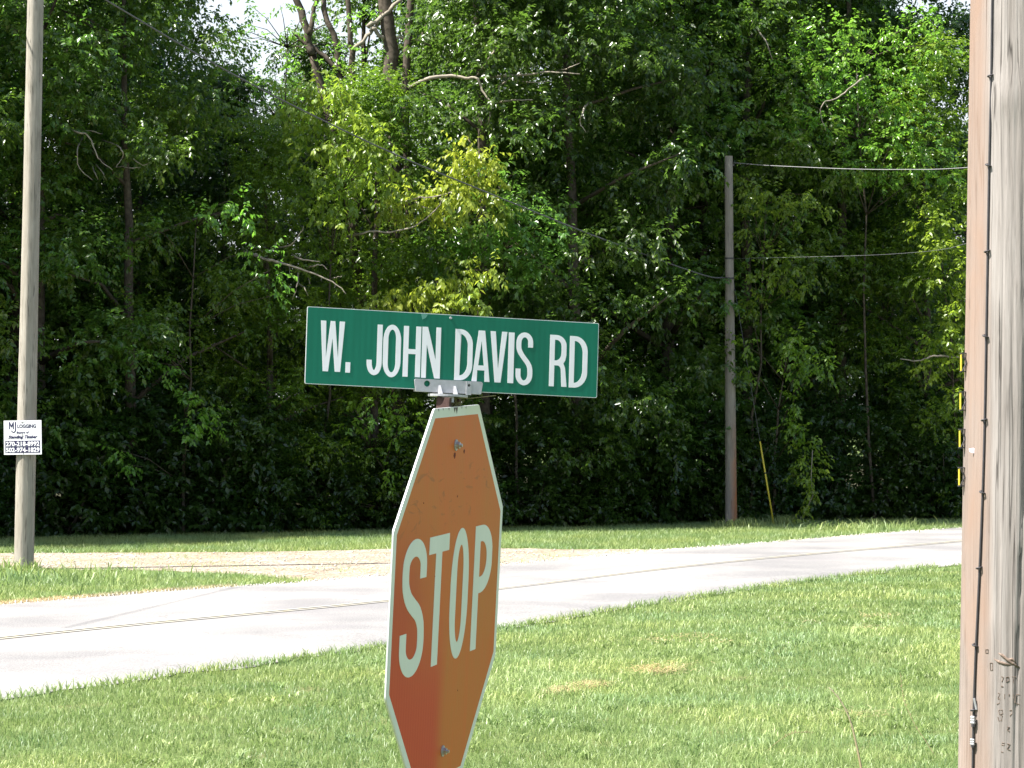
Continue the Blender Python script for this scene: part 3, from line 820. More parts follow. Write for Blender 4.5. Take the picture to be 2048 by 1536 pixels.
# ---- bare boughs and trunks
def boughs(base_x, polys, Y, mat='bark_pale'):
    """leafless boughs, parts of the front tree nearest base_x"""
    t = min(FT, key=lambda o: abs(o.location.x - base_x))
    for poly in polys:
        w0, w1 = poly[0]; P = [at(x_, y_, Y + (1.2 if k == 0 else -.35) - (k * .06)) for k, (x_, y_) in enumerate(poly[1:])]
        mb = MB(); Q = catmull(P, (len(P) - 1) * 4 + 1); rr = np.random.default_rng(int(abs(P[0].x) * 1000))
        Q[1:-1] += rr.normal(0, .007, (len(Q) - 2, 3))
        mb.tube([Vector(q) for q in Q], list(np.linspace(w0, w1 * .6, len(Q)) * Y / F / 2 * .95), 6)
        link('dead_branch', mb.mesh('dead_branch', True), M[mat], t)
boughs(-8.6, [((5, 2.5), (120, 245), (150, 262), (175, 270), (188, 295), (200, 320), (225, 340)), ((4, 2), (165, 275), (155, 300), (158, 335), (185, 360)),
     ((4, 2), (205, 280), (240, 295), (245, 315), (232, 335)), ((3, 1.5), (182, 328), (190, 345), (196, 360)), ((3, 1.5), (228, 334), (260, 336), (282, 334)), ((3, 1.5), (188, 325), (205, 345), (212, 360)),
     ((3, 1.5), (255, 305), (270, 320), (285, 330), (300, 325)), ((3, 1.5), (150, 262), (180, 262), (205, 268))], T0(200) - .3)
boughs(-4.6, [((7, 3), (480, 500), (530, 518), (560, 525), (600, 538), (640, 552), (672, 568), (692, 588)), ((4, 2), (594, 534), (596, 565), (584, 600)), ((3.5, 2), (596, 566), (607, 575), (616, 592)),
     ((5, 2.5), (583, 508), (600, 518), (625, 522), (640, 524)), ((4, 2), (612, 538), (625, 532), (645, 530), (655, 540)), ((3, 1.5), (662, 558), (672, 555), (683, 552)), ((4, 2), (545, 495), (580, 490), (600, 468), (607, 452)),
     ((3, 1.5), (578, 530), (580, 548)), ((3, 1.5), (615, 555), (620, 568)), ((3, 1.5), (643, 552), (643, 562)), ((3, 1.5), (672, 568), (668, 576))], T0(600) - .55)
boughs(.6, [((9, 6), (820, 175), (850, 160), (895, 152), (930, 156), (955, 158), (968, 188), (986, 213)), ((8, 3), (955, 158), (1000, 152), (1040, 150), (1100, 144), (1160, 148)), ((6, 3), (975, 185), (1005, 168), (1028, 148)), ((7, 3), (986, 213), (1000, 203), (1025, 200), (1065, 200)),
     ((6, 3), (986, 213), (980, 228), (976, 245)), ((9, 4), (968, 156), (975, 125), (990, 98), (1010, 85)), ((4, 2), (1020, 158), (1060, 165), (1100, 162)), ((5, 2), (953, 152), (965, 135), (970, 118)), ((4, 2), (1110, 144), (1140, 135), (1160, 126)),
     ((5, 2), (1175, 205), (1165, 225), (1160, 245), (1172, 265))], T0(1000) + .1)
boughs(-.6, [((5, 3), (690, 474), (720, 468), (745, 462), (780, 464), (830, 452), (870, 420), (886, 398)), ((5, 2.5), (800, 408), (830, 396), (870, 394), (905, 382)), ((4, 2), (830, 402), (845, 414), (858, 416))], T0(830) - .45)
boughs(7.6, [((4, 2), (1740, 150), (1720, 160), (1690, 185), (1665, 200), (1648, 205), (1641, 225), (1652, 262)), ((3, 1.5), (1650, 207), (1665, 235)), ((4, 2), (1495, 30), (1530, 80), (1545, 120))], T0(1660) + .2)
boughs(9.9, [((5, 3), (1925, 715), (1880, 712), (1860, 714), (1835, 722), (1800, 718))], T0(1860) - .6)

def bare(label, base, polys, Y, mat='bark'):
    t = empty('woodland_tree', (base[0], base[1], 0), label, 'tree', 'trees with bare trunks against the sky')
    for poly in polys:
        w0, w1 = poly[0]; P = [at(x_, y_, Y + (k * .05)) for k, (x_, y_) in enumerate(poly[1:])]
        mb = MB(); Q = catmull(P, (len(P) - 1) * 4 + 1); rr = np.random.default_rng(int(abs(P[0].x) * 1000))
        Q[1:-1] += rr.normal(0, .02, (len(Q) - 2, 3))
        mb.tube([Vector(q) for q in Q], list(np.linspace(w0, w1, len(Q)) * Y / F / 2), 8)
        link('trunk' if w0 > 13 else 'branch', mb.mesh('branch', True), M['bark_pale'] if 6 < w0 < 10.5 else M[mat], t)
    return t
bare('tree with dark leaning forked trunks rising against the gap of sky', (-3.0, T0(700) + 4), [((19, 16), (735, 1070), (725, 700), (700, 420), (660, 240), (625, 110)),
     ((17, 13), (625, 110), (612, 60), (590, -10), (570, -90)), ((11, 6), (690, 150), (640, 105), (610, 85), (586, 64)), ((12, 8), (618, 70), (628, 30), (640, -20)),
     ((15, 10), (712, 480), (700, 300), (672, 90), (655, 40), (642, -30))], T0(650) + 3.2)
bare('dark thick trunked tree at the top middle with pale twisted limbs', (-1.9, T0(800) + 3), [((34, 28), (800, 1070), (790, 600), (785, 200), (775, 40), (760, -90)), ((15, 10), (712, 560), (708, 180), (700, 60), (690, -40)),
     ((9, 5), (705, 100), (740, 65), (755, 45), (762, 15)), ((10, 6), (735, 55), (770, 30), (800, 0), (815, -20)), ((9, 5), (745, 55), (765, 75), (775, 80), (800, 77), (835, 80), (862, 92)), ((4, 2), (845, 80), (848, 60), (855, 45)),
     ((19, 14), (820, 620), (812, 200), (820, 40), (830, -60))], T0(800) + 2.4)

# ------------------------------------------------------------------ poles
def pole_mesh(name, base, top, r0, r1, seg=28, rings=60, rough=.004, seed=0, checks=0, knots=()):
    r = np.random.default_rng(seed)
    base = np.array(base, float); top = np.array(top, float)
    ax = (top - base); L = np.linalg.norm(ax)
    V = np.zeros((rings + 1, seg, 3)); an = np.arange(seg) * 2 * np.pi / seg
    prof = np.zeros(seg)
    g = r.normal(0, 1, seg); prof = (g + np.roll(g, 1)) * .5
    cks = [(r.uniform(0, 2 * np.pi), r.uniform(0, .8), r.uniform(.1, .35), r.uniform(.5, 1)) for _ in range(checks)]
    for i in range(rings + 1):
        t = i / rings; c = base + ax * t; rad = r0 + (r1 - r0) * t
        rr = rad + rough * prof + rough * .4 * r.normal(0, 1, seg) * .5 + rough * 1.2 * np.sin(an * 2 + 3 * np.sin(t * 4 + seed))
        for (ca, t0, ln, dp) in cks:
            if t0 < t < t0 + ln:
                da = np.abs((an - ca - .05 * math.sin(t * 30) + np.pi) % (2 * np.pi) - np.pi)
                rr -= .008 * dp * math.sin(math.pi * (t - t0) / ln) ** .5 * (da < 1.6 * np.pi / seg)
        for (kt, ka, kw, kh) in knots:
            da = (an - ka + np.pi) % (2 * np.pi) - np.pi
            rr += kh * np.exp(-(da * rad / kw) ** 2 - ((t - kt) * L / kw) ** 2)
        V[i, :, 0] = c[0] + rr * np.cos(an); V[i, :, 1] = c[1] + rr * np.sin(an); V[i, :, 2] = c[2]
    Fc = []
    i, k = np.meshgrid(np.arange(rings), np.arange(seg), indexing='ij')
    a = i * seg + k; b = i * seg + (k + 1) % seg
    Q = np.stack([a, b, b + seg, a + seg], 2).reshape(-1, 4)
    me = np_mesh(name, V.reshape(-1, 3), Q, None, True)
    return me

def cap_top(name, c, r0, mat, parent):
    mb = MB(); n = 24
    mb.add([(c[0] + r0 * math.cos(2 * math.pi * k / n), c[1] + r0 * math.sin(2 * math.pi * k / n), c[2]) for k in range(n)] + [(c[0], c[1], c[2] + .01)],
           [(k, (k + 1) % n, n) for k in range(n)])
    return link(name, mb.mesh(name), mat, parent)

def local_parent(o, root):     # object coords of a pole's shaft start at the pole's foot
    o.parent = root

# --- left pole
b0 = gnd(48, 1139); YL = b0[1]
topL = at(71, 0, YL); slope = (topL.x - b0[0]) / topL.z
lp = empty('utility_pole', (b0[0], YL, 0), 'tall pale grey wooden utility pole at the left carrying a white board', 'utility pole', 'wooden utility poles')
HL = 10.4
me = pole_mesh('shaft', (0, 0, -.1), (slope * HL, 0, HL), .150, .122, 36, 120, .003, 2, 6, [(k_, 4.2 + .5 * math.sin(k_ * 37), .06, .006) for k_ in (.12, .22, .31, .40, .47, .56, .64, .72, .79, .82)])
link('shaft', me, M['pole_left'], lp, False)
# --- far pole
b1 = gnd(1462, 1052); YF = b1[1]
topF = at(1457, 312, YF)
fp = empty('utility_pole', (b1[0], YF, 0), 'short far utility pole with rust brown foot in front of the trees', 'utility pole', 'wooden utility poles')
slF = (topF.x - b1[0]) / topF.z
link('shaft', pole_mesh('shaft', (0, 0, -.1), (topF.x - b1[0], 0, topF.z), .132, .082, 28, 90, .003, 3, 5), M['pole_far'], fp, False)
cap_top('pole_top', (topF.x, YF, topF.z), .083, M['pole_far'], fp)
def ring(name, c, rad, thick, mat, parent, hgt=.03, seg=28):
    mb = MB()
    V = []; Fc = []
    for k in range(seg):
        a = 2 * math.pi * k / seg
        for (q, z) in ((rad, -hgt / 2), (rad + thick, -hgt / 2), (rad + thick, hgt / 2), (rad, hgt / 2)):
            V.append((c[0] + q * math.cos(a), c[1] + q * math.sin(a), c[2] + z))
    for k in range(seg):
        for j in range(4):
            a = k * 4 + j; b = k * 4 + (j + 1) % 4; c_ = ((k + 1) % seg) * 4 + (j + 1) % 4; d = ((k + 1) % seg) * 4 + j
            Fc.append((a, d, c_, b))
    mb.add(V, Fc)
    return link(name, mb.mesh(name, False), mat, parent)
for py in (517, 557):
    p = at(1456, py, YF); rad = .132 + (.082 - .132) * p.z / topF.z
    ring('band', (b1[0] + slF * p.z, YF, p.z), rad + .001, .007, M['darkmetal'], fp, .035)
# bolt/eye fittings
mb = MB(); p = at(1464, 330, YF); mb.box(p.x - .01, p.x + .05, YF - .02, YF + .02, p.z - .02, p.z + .02)
link('wire_clamp', mb.mesh('wire_clamp'), M['darkmetal'], fp)

# cables
def cable(name, pts, rad, mat, label, cat='cable', seg=8):
    mb = MB(); mb.tube(pts, [rad] * len(pts), seg)
    o = link(name, mb.mesh(name, True), mat); tag(o, label, cat); return o
A = at(1452, 556, YF); Bq = at(130, -32, 38)
pts = []
pxs = [(1452, 556), (1400, 548), (1200, 476), (1060, 420), (950, 375), (800, 313), (620, 228), (440, 134), (205, -4), (-300, -310), (-1400, -1000)]
for i, (x_, y_) in enumerate(pxs):
    f_ = (1452 - x_) / (1452 - 205)
    pts.append(at(x_, y_, YF - 14 * f_))
cable('overhead_cable', [Vector(q) for q in catmull(pts, 60)], .014, M['wire'], 'thick dark overhead cable falling from upper left to the far pole')
pts = [at(x_, y_, YF - d_) for x_, y_, d_ in ((1464, 325, 0), (1520, 330, .6), (1600, 334, 1.5), (1700, 338, 2.5), (1800, 339, 3.5), (1935, 335, 5), (2300, 300, 9))]
cable('overhead_wire', [Vector(q) for q in catmull(pts, 30)], .008, M['wire_pale'], 'thin pale wire running right from the top of the far pole')
pts = [at(x_, y_, YF - 1 * (x_ > 1500)) for x_, y_ in ((1462, 517), (1690, 512), (1800, 507), (1890, 498), (1960, 480), (2200, 430))]
cable('telephone_wire', [Vector(q) for q in catmull(pts, 20)], .003, M['wire_pale'], 'faint thin wire at the right before the trees, below the pole-top wire')
# guy wire with guard
ga, gb = at(1466, 556, YF), Vector((*gnd(1546, 1036), 0))
gb = at(1548, 1052, YF - .1); gb.z = 0
g = tag(empty('guy_wire', gb), 'guy wire with slim yellow guard leaning into the far pole', 'guy wire')
mb = MB(); mb.tube([gb, ga], [.005, .005], 6); link('wire', mb.mesh('wire', True), M['wire'], g)
gm = gb + (ga - gb) * ((1052 - 883) / (1052 - 556))
mb = MB(); mb.tube([gb + (ga - gb) * .01, gb.lerp(gm, .5), gm], [.019, .019, .016], 10); link('guard', mb.mesh('guard', True), M['yellow'], g)
mb = MB(); q0 = gb.lerp(gm, .62); q1 = gb.lerp(gm, .635); mb.tube([q0, q1], [.022, .022], 10); link('guard_joint', mb.mesh('guard_joint', True), M['darkmetal'], g)

# --- text helper (Blender's built-in font)
def text_mesh(body, size, x, z, shear=0.0, weight=0.0, sx=1.0, align='CENTER', spacing=1.0, fit=None):
    c = bpy.data.curves.new('txt', 'FONT'); c.body = body; c.size = size; c.align_x = align; c.shear = shear; c.offset = weight; c.space_character = spacing
    c.resolution_u = 3
    o = bpy.data.objects.new('txt', c); COL.objects.link(o)
    bpy.context.view_layer.update()
    me = bpy.data.meshes.new_from_object(o.evaluated_get(bpy.context.evaluated_depsgraph_get()))
    bpy.data.objects.remove(o)
    n = len(me.vertices); co = np.zeros(n * 3); me.vertices.foreach_get('co', co); co = co.reshape(-1, 3)
    if fit:
        x0, x1, z0, z1 = fit
        a, b = co.min(0), co.max(0)
        co[:, 0] = x0 + (co[:, 0] - a[0]) / (b[0] - a[0]) * (x1 - x0); co[:, 1] = z0 + (co[:, 1] - a[1]) / (b[1] - a[1]) * (z1 - z0)
        out = np.stack([co[:, 0], np.zeros(n), co[:, 1]], 1)
    else:
        out = np.stack([co[:, 0] * sx + x, np.zeros(n), co[:, 1] + z], 1)
    me.vertices.foreach_set('co', out.ravel()); me.update()
    me.materials.clear()
    return me

# --- white logging board on the left pole. Local: x right, z up, front towards -y
c = at(44.5, 875, YL - .2)
bx = b0[0] + slope * c.z
mj = tag(empty('notice_board', (c.x, YL - .16, c.z)), 'white logging notice with two phone numbers nailed to the pale pole', 'notice')
mj.rotation_euler = (0, math.radians(-.8), math.radians(-11))
U = YL / F  # metres per pixel there
hw, hh = 39.5 * U, 34 * U
mb = MB(); mb.box(-hw, hw, -.004, .004, -hh, hh); link('board', mb.mesh('board'), M['ply_white'], mj, False)
def bpt(zx, zy):  # zoomed pixel (12.8x) -> local board coordinates
    return ((zx / 12.8 - 44.5) * U, -((zy / 12.8 + 800) - 875) * U)
def txt(body, x0, y0, x1, y1, mat, shear=0, weight=0, lift=.006, name='lettering'):
    a = bpt(x0, y1); b = bpt(x1, y0)
    me = text_mesh(body, .1, 0, 0, shear, weight, fit=(a[0], b[0], a[1], b[1]))
    o = link(name, me, mat, mj, False); o.location = (0, -lift, 0)
# the MJ emblem: drawn strokes
def stroke(P, sv, sh):
    P = np.array(P, float); d = np.gradient(P, axis=0)
    n = np.stack([-d[:, 1], d[:, 0]], 1); n /= np.linalg.norm(n, axis=1)[:, None]
    o = n * np.array([sv / 2, sh / 2])
    return [tuple(p) for p in P + o] + [tuple(p) for p in (P - o)[::-1]]
def bp_(L): return [bpt(*q) for q in L]
mb = MB()
mb.prism(bp_([(205, 745), (205, 560), (232, 560), (272, 650), (312, 560), (335, 560), (335, 745), (306, 745), (306, 640), (280, 700), (262, 700), (232, 635), (232, 745)]), [], -.0065, -.0045)
link('lettering', mb.mesh('lettering'), M['ink'], mj, False)
mb = MB()
jp = [(382, 560), (382, 650), (381, 740), (372, 790), (350, 818), (325, 825), (295, 812), (270, 780)]
jp = catmull(jp, 30); mb.prism([bpt(*q) for q in stroke(jp, 30, 26)], [], -.0065, -.0045)
link('lettering', mb.mesh('lettering'), M['ink'], mj, False)
txt('LOGGING', 430, 622, 932, 722, M['ink'], 0, .004)
txt('Buyers of', 405, 800, 745, 878, M['ink'], .15, .004)
txt('Standing Timber', 180, 900, 972, 1010, M['ink'], .3, .005)
for (y0, y1) in ((1040, 1192), (1198, 1352)):
    a = bpt(100, y1); b = bpt(1040, y0); mb = MB(); mb.box(a[0], b[0], -.0058, -.0048, a[1], b[1]); link('number_panel', mb.mesh('number_panel'), M['ink'], mj, False)
txt('270-218-8992', 120, 1062, 1020, 1182, M['ply_white'], 0, .003, .0068)
txt('502-974-1829', 120, 1215, 1020, 1335, M['ply_white'], 0, .003, .0068)
for (zx, zy) in ((565, 575), (570, 895), (575, 1345)):
    mb = MB(); q = bpt(zx, zy); mb.tube([(q[0], -.010, q[1]), (q[0], -.002, q[1])], [.009, .009], 10)
    link('nail', mb.mesh('nail'), M['darkmetal'], mj, False)
# roofline logo above LOGGING
mb = MB(); mb.prism([bpt(450, 530), bpt(565, 585), bpt(690, 530), bpt(690, 540), bpt(565, 598), bpt(450, 542)], [], -.0062, -.0045)
link('emblem', mb.mesh('emblem'), M['galv'], mj, False)

# ------------------------------------------------------------------ glyphs for the road signs
def arc(cx, cy, rx, ry, a0, a1, n=12):
    return [(cx + rx * math.cos(math.radians(a0 + (a1 - a0) * i / n)), cy + ry * math.sin(math.radians(a0 + (a1 - a0) * i / n))) for i in range(n + 1)]
def g_O(w, h, sv, sh):
    def ov(x0, y0, x1, y1, k):
        rx = (x1 - x0) / 2; ry = min(rx * k, (y1 - y0) / 2)
        return arc(x1 - rx, y1 - ry, rx, ry, 0, 90) + arc(x0 + rx, y1 - ry, rx, ry, 90, 180) + arc(x0 + rx, y0 + ry, rx, ry, 180, 270) + arc(x1 - rx, y0 + ry, rx, ry, 270, 360)
    k = 1.75
    return ov(0, 0, w, h, k), [ov(sv, sh, w - sv, h - sh, k * 1.35)]
def g_D(w, h, sv, sh):
    rx = w * .72; ry = min(h * .30, rx * 1.3)
    out = [(0, 0)] + arc(w - rx, ry, rx, ry, -90, 0) + arc(w - rx, h - ry, rx, ry, 0, 90) + [(0, h)]
    rx2 = max(.001, rx - sv); ry2 = ry - sh * .6
    inn = [(sv, sh)] + arc(w - rx, sh + ry2, rx2, ry2, -90, 0) + arc(w - rx, h - sh - ry2, rx2, ry2, 0, 90) + [(sv, h - sh)]
    return out, [inn]
def g_P(w, h, sv, sh, yb=.45):
    yb *= h; rx = w * .62; ry = (h - yb) * .42
    out = [(0, 0), (sv, 0), (sv, yb)] + arc(w - rx, yb + ry, rx, ry, -90, 0) + arc(w - rx, h - ry, rx, ry, 0, 90) + [(0, h)]
    rx2 = rx - sv; ry2 = ry - sh * .7
    inn = [(sv, yb + sh)] + arc(w - rx, yb + sh + ry2, rx2, ry2, -90, 0) + arc(w - rx, h - sh - ry2, rx2, ry2, 0, 90) + [(sv, h - sh)]
    return out, [inn]
def g_R(w, h, sv, sh):
    wb = w * .96; yb = .42 * h; rx = wb * .62; ry = (h - yb) * .36
    out = [(0, 0), (sv, 0), (sv, yb - .01 * h)] + [(w * .45, yb - .01 * h)] + arc(w * .45, yb - .12 * h, w * .22, .11 * h, 90, 15, 6) + [(w - sv * 1.0, 0), (w * 1.02, 0)] + [(w * .93, yb - .13 * h), (w * .90, yb - .05 * h), (w * .80, yb + .035 * h)]
    out += [(w * .90, yb + .09 * h), (wb, yb + .19 * h)] + arc(wb - rx, h - ry, rx, ry, 0, 90) + [(0, h)]
    y0 = yb + sh * .92; rx2 = rx - sv
    ry2 = ry - sh * .7
    inn = [(sv, y0)] + arc(wb - rx, y0 + ry2, rx2, ry2, -90, 0) + arc(wb - rx, h - sh - ry2, rx2, ry2, 0, 90) + [(sv, h - sh)]
    return out, [inn]
def g_H(w, h, sv, sh):
    y0, y1 = h * .5 - sh / 2, h * .5 + sh / 2
    return [(0, 0), (sv, 0), (sv, y0), (w - sv, y0), (w - sv, 0), (w, 0), (w, h), (w - sv, h), (w - sv, y1), (sv, y1), (sv, h), (0, h)], []
def g_N(w, h, sv, sh):
    return [(0, 0), (sv * .95, 0), (sv * .95, h * .66), (w - sv * 1.1, 0), (w, 0), (w, h), (w - sv * .95, h), (w - sv * .95, h * .36), (sv * 1.1, h), (0, h)], []
def g_A(w, h, sv, sh):
    out = [(0, 0), (sv, 0), (w * .30, h * .22), (w * .70, h * .22), (w - sv, 0), (w, 0), (w * .5 + sv * .62, h), (w * .5 - sv * .62, h)]
    return out, [[(w * .345, h * .22 + sh), (w * .655, h * .22 + sh), (w * .5, h * .80)]]
def g_V(w, h, sv, sh):
    return [(w * .5 - sv * .58, 0), (w * .5 + sv * .58, 0), (w, h), (w - sv * 1.02, h), (w * .5, h * .26), (sv * 1.02, h), (0, h)], []
def g_W(w, h, sv, sh):
    return [(w * .25 - sv * .5, 0), (w * .25 + sv * .5, 0), (w * .5, h * .66), (w * .75 - sv * .5, 0), (w * .75 + sv * .5, 0), (w, h), (w - sv, h), (w * .75, h * .27), (w * .5 + sv * .42, h), (w * .5 - sv * .42, h), (w * .25, h * .27), (sv, h), (0, h)], []
def g_I(w, h, sv, sh): return [(0, 0), (w, 0), (w, h), (0, h)], []
def g_T(w, h, sv, sh):
    return [(w / 2 - sv / 2, 0), (w / 2 + sv / 2, 0), (w / 2 + sv / 2, h - sh), (w, h - sh), (w, h), (0, h), (0, h - sh), (w / 2 - sv / 2, h - sh)], []
def g_J(w, h, sv, sh):
    P = [(w - sv / 2, h)] + [(w - sv / 2, h * (1 - .1 * k)) for k in range(1, 7)] + arc(w / 2, h * .25, w / 2 - sv / 2, h * .25 - sh / 2, 0, -180, 14) + [(sv / 2, h * .30)]
    P = P[:7] + [(w - sv / 2, h * .30)] + P[7:]
    return stroke(P, sv, sh), []
def g_S(w, h, sv, sh):
    x0, x1, y0, y1 = sv / 2, w - sv / 2, sh / 2, h - sh / 2
    rx = (x1 - x0) / 2; cx = w / 2
    P = [(x1, y1 - h * .235), (x1 - .0, y1 - h * .17)] + arc(cx, y1 - h * .15, rx, h * .15, 12, 168, 12) + [(x0, y1 - h * .20), (x0 + w * .035, y1 - h * .285), (x0 + w * .17, y1 - h * .37), (cx, h * .505),
         (x1 - w * .17, y0 + h * .385), (x1 - w * .035, y0 + h * .30), (x1, y0 + h * .20)] + arc(cx, y0 + h * .16, rx, h * .16, -10, -170, 12) + [(x0, y0 + h * .19), (x0, y0 + h * .265)]
    Q = catmull(P, 110)
    return stroke(Q, sv, sh), []

def put_glyph(name, fn, x0, x1, z0, z1, sv, sh, y0, y1, mat, parent):
    out, holes = fn(x1 - x0, z1 - z0, sv, sh)
    mv = lambda L: [(p[0] + x0, p[1] + z0) for p in L]
    mb = MB(); mb.prism(mv(out), [mv(hh_) for hh_ in holes], y0, y1)
    return link(name, mb.mesh(name), mat, parent, False)

# ------------------------------------------------------------------ stop sign
def rot(rx, ry, rz):
    return Matrix.Rotation(math.radians(rz), 4, 'Z') @ Matrix.Rotation(math.radians(ry), 4, 'Y') @ Matrix.Rotation(math.radians(rx), 4, 'X')
S_pos = Vector((-.12853, 5.4955, 1.9446)); S_R = rot(3.415, -1.723, 74.72)
# post foot: follow the sign's own axis down to the ground
axis = S_R.to_3x3() @ Vector((0, 0, 1)); back = S_R.to_3x3() @ Vector((0, 1, 0))
tfoot = (S_pos.z) / axis.z
foot = S_pos + back * .02 - axis * tfoot
ss = tag(empty('stop_sign', foot), 'faded orange red stop sign seen at a slant on a steel post', 'stop sign')
ss.rotation_mode = 'QUATERNION'; ss.rotation_quaternion = S_R.to_quaternion()
bpy.context.view_layer.update()
off = ss.matrix_world.inverted() @ S_pos          # sign centre in the thing's frame
class Off:                                         # children carry an offset
    pass
def sput(o, y=0): o.location = (off.x, off.y + y, off.z); return o
a = .381
def octo(ap, r=.0):
    s_ = ap * math.tan(math.pi / 8); P = [(-s_, ap), (-ap, s_), (-ap, -s_), (-s_, -ap), (s_, -ap), (ap, -s_), (ap, s_), (s_, ap)]
    if r <= 0: return P
    out = []
    for i, p in enumerate(P):
        a_ = Vector(P[i - 1]); b_ = Vector(p); c_ = Vector(P[(i + 1) % 8])
        for k in range(5):
            f_ = k / 4; u_ = b_ + (a_ - b_).normalized() * r; v_ = b_ + (c_ - b_).normalized() * r
            q = u_.lerp(b_, f_).lerp(b_.lerp(v_, f_), f_); out.append(tuple(q))
    return out
mb = MB(); mb.prism(octo(a, .006), [], -.0010, .0022); sput(link('panel', mb.mesh('panel'), M['alu_back'], ss, False))
mb = MB(); mb.prism(octo(a - .0015, .006), [octo(.362)], -.0014, -.0010); sput(link('border', mb.mesh('border'), M['stop_white'], ss, False))
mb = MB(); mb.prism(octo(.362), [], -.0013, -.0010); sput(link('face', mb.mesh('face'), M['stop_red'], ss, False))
for fn, x0, x1 in ((g_S, -.3135, -.159), (g_T, -.1465, -.0115), (g_O, .0122, .139), (g_P, .1765, .3105)):
    z0, z1 = -.1285, .1295
    if fn in (g_S, g_O): z0, z1 = -.132, .1335
    sput(put_glyph('letter', fn, x0, x1, z0, z1, .041, .034, -.0019, -.0013, M['stop_white'], ss))
# chipped top rim: small dark nicks
for (u_, s_) in ((-.13, .004), (-.10, .003), (-.06, .004), (-.02, .008), (-.005, .010), (.03, .003), (.06, .004)):
    mb = MB(); mb.add([(u_ - s_, -.0017, a - .0012), (u_ + s_ * .7, -.0017, a - .0012), (u_ + s_ * .1, -.0017, a - .002 - s_ * 1.3)], [(0, 2, 1)])
    sput(link('rim_chip', mb.mesh('rim_chip'), M['darkmetal'], ss, False))
def bolt(u_, v_, parent, put, rad=.0075, wash=.0115, y=-.0014):
    mb = MB(); mb.tube([(u_, y, v_), (u_, y - .0022, v_)], [wash, wash], 16)
    w_ = put(link('washer', mb.mesh('washer'), M['galv'], parent, False))
    mb = MB(); mb.tube([(u_, y - .0022, v_), (u_, y - .009, v_)], [rad, rad * .95], 6); mb.tube([(u_, y - .009, v_), (u_, y - .014, v_)], [rad * .5, rad * .45], 8)
    return put(link('bolt', mb.mesh('bolt'), M['bolt'], parent, False))
bolt(0, .3043, ss, sput); bolt(.012, -.3108, ss, sput)
RS = simple('rust_stain', (.12, .018, .01), .8)
for (u_, v_, s_) in ((-.004, .2835, .0042), (.0626, .2887, .003), (.03, .20, .0015), (-.2, .2, .0012), (.1, -.2, .0012), (-.1, .05, .001)):
    P = [(u_ + s_ * (1 + .5 * math.sin(k * 2.3)) * 1.6 * math.cos(k * .785), v_ + s_ * 1.5 * math.sin(k * .785)) for k in range(8)]
    mb = MB(); mb.prism(P, [], -.0016, -.0013)
    sput(link('rust_spot', mb.mesh('rust_spot'), RS, ss, False))
# hat channel post behind the face (local y > 0 is the back)
mb = MB()
P0 = [(-.042, .004), (-.026, .004), (-.016, .034), (.016, .034), (.026, .004), (.042, .004), (.042, .0075), (.0285, .0075), (.0185, .0375), (-.0185, .0375), (-.0285, .0075), (-.042, .0075)]
zb = -off.z - .1 if False else -(tfoot) - .0
H0 = -tfoot - .15
V = [(p[0], p[1], H0) for p in P0] + [(p[0], p[1], .399) for p in P0]
n = len(P0)
tri = tessellate_polygon([[Vector((p[0], p[1], 0)) for p in P0]])
mb.add(V, [tuple(t) for t in tri] + [tuple(i + n for i in t)[::-1] for t in tri] + [(i, (i + 1) % n, (i + 1) % n + n, i + n) for i in range(n)])
sput(link('post', mb.mesh('post'), M['rust'], ss, False))

# ------------------------------------------------------------------ street name sign
G_pos = Vector((-.11513, 5.4937, 2.4320)); G_R = rot(-2.161, 2.503, 18.071)
gs = tag(empty('street_sign', G_pos), 'green street name sign with white letters bracketed above the stop sign', 'street sign')
gs.rotation_mode = 'QUATERNION'; gs.rotation_quaternion = G_R.to_quaternion()
w_, h_ = .3048, .0762
def rrect(w, h, r):
    return arc(w - r, h - r, r, r, 0, 90, 4) + arc(-w + r, h - r, r, r, 90, 180, 4) + arc(-w + r, -h + r, r, r, 180, 270, 4) + arc(w - r, -h + r, r, r, 270, 360, 4)
mb = MB(); mb.prism(rrect(w_, h_, .003), [], -.0008, .0012); link('panel', mb.mesh('panel'), M['alu_back'], gs, False)
mb = MB(); mb.prism(rrect(w_ - .0012, h_ - .0012, .003), [], -.0011, -.0008); link('face', mb.mesh('face'), M['sign_green'], gs, False)
for fn, x0, x1, z0, z1 in ((g_W, -.2765, -.2275, -.0497, .0500), (g_I, -.2236, -.2141, -.0502, -.0296), (g_J, -.1809, -.1502, -.0527, .0482), (g_O, -.1482, -.1116, -.0550, .0494), (g_H, -.1064, -.0705, -.0525, .0486),
                          (g_N, -.0682, -.0293, -.0530, .0490), (g_D, .0008, .0377, -.0542, .0483), (g_A, .0371, .0750, -.0548, .0478), (g_V, .0742, .1096, -.0548, .0478), (g_I, .1128, .1250, -.0548, .0473),
                          (g_S, .1294, .1649, -.0578, .0488), (g_R, .2009, .2379, -.0570, .0473), (g_D, .2434, .2820, -.0575, .0471)):
    put_glyph('letter', fn, x0, x1, z0, z1, .0104 if fn not in (g_A, g_V, g_W) else .0108, .0098, -.0015, -.0011, M['sign_white'], gs)
mb = MB(); mb.tube([(-.0104, -.0011, .0694), (-.0104, -.0035, .0694)], [.0028, .0024], 12); link('rivet', mb.mesh('rivet'), M['galv'], gs, False)
mb = MB(); mb.prism([(-.072, .0735), (-.064, .0750), (-.058, .0735), (-.062, .067), (-.069, .063)], [], -.0013, -.0011)
link('scuff', mb.mesh('scuff'), simple('scuffed_sheeting', (.10, .27, .21), .6), gs, False)
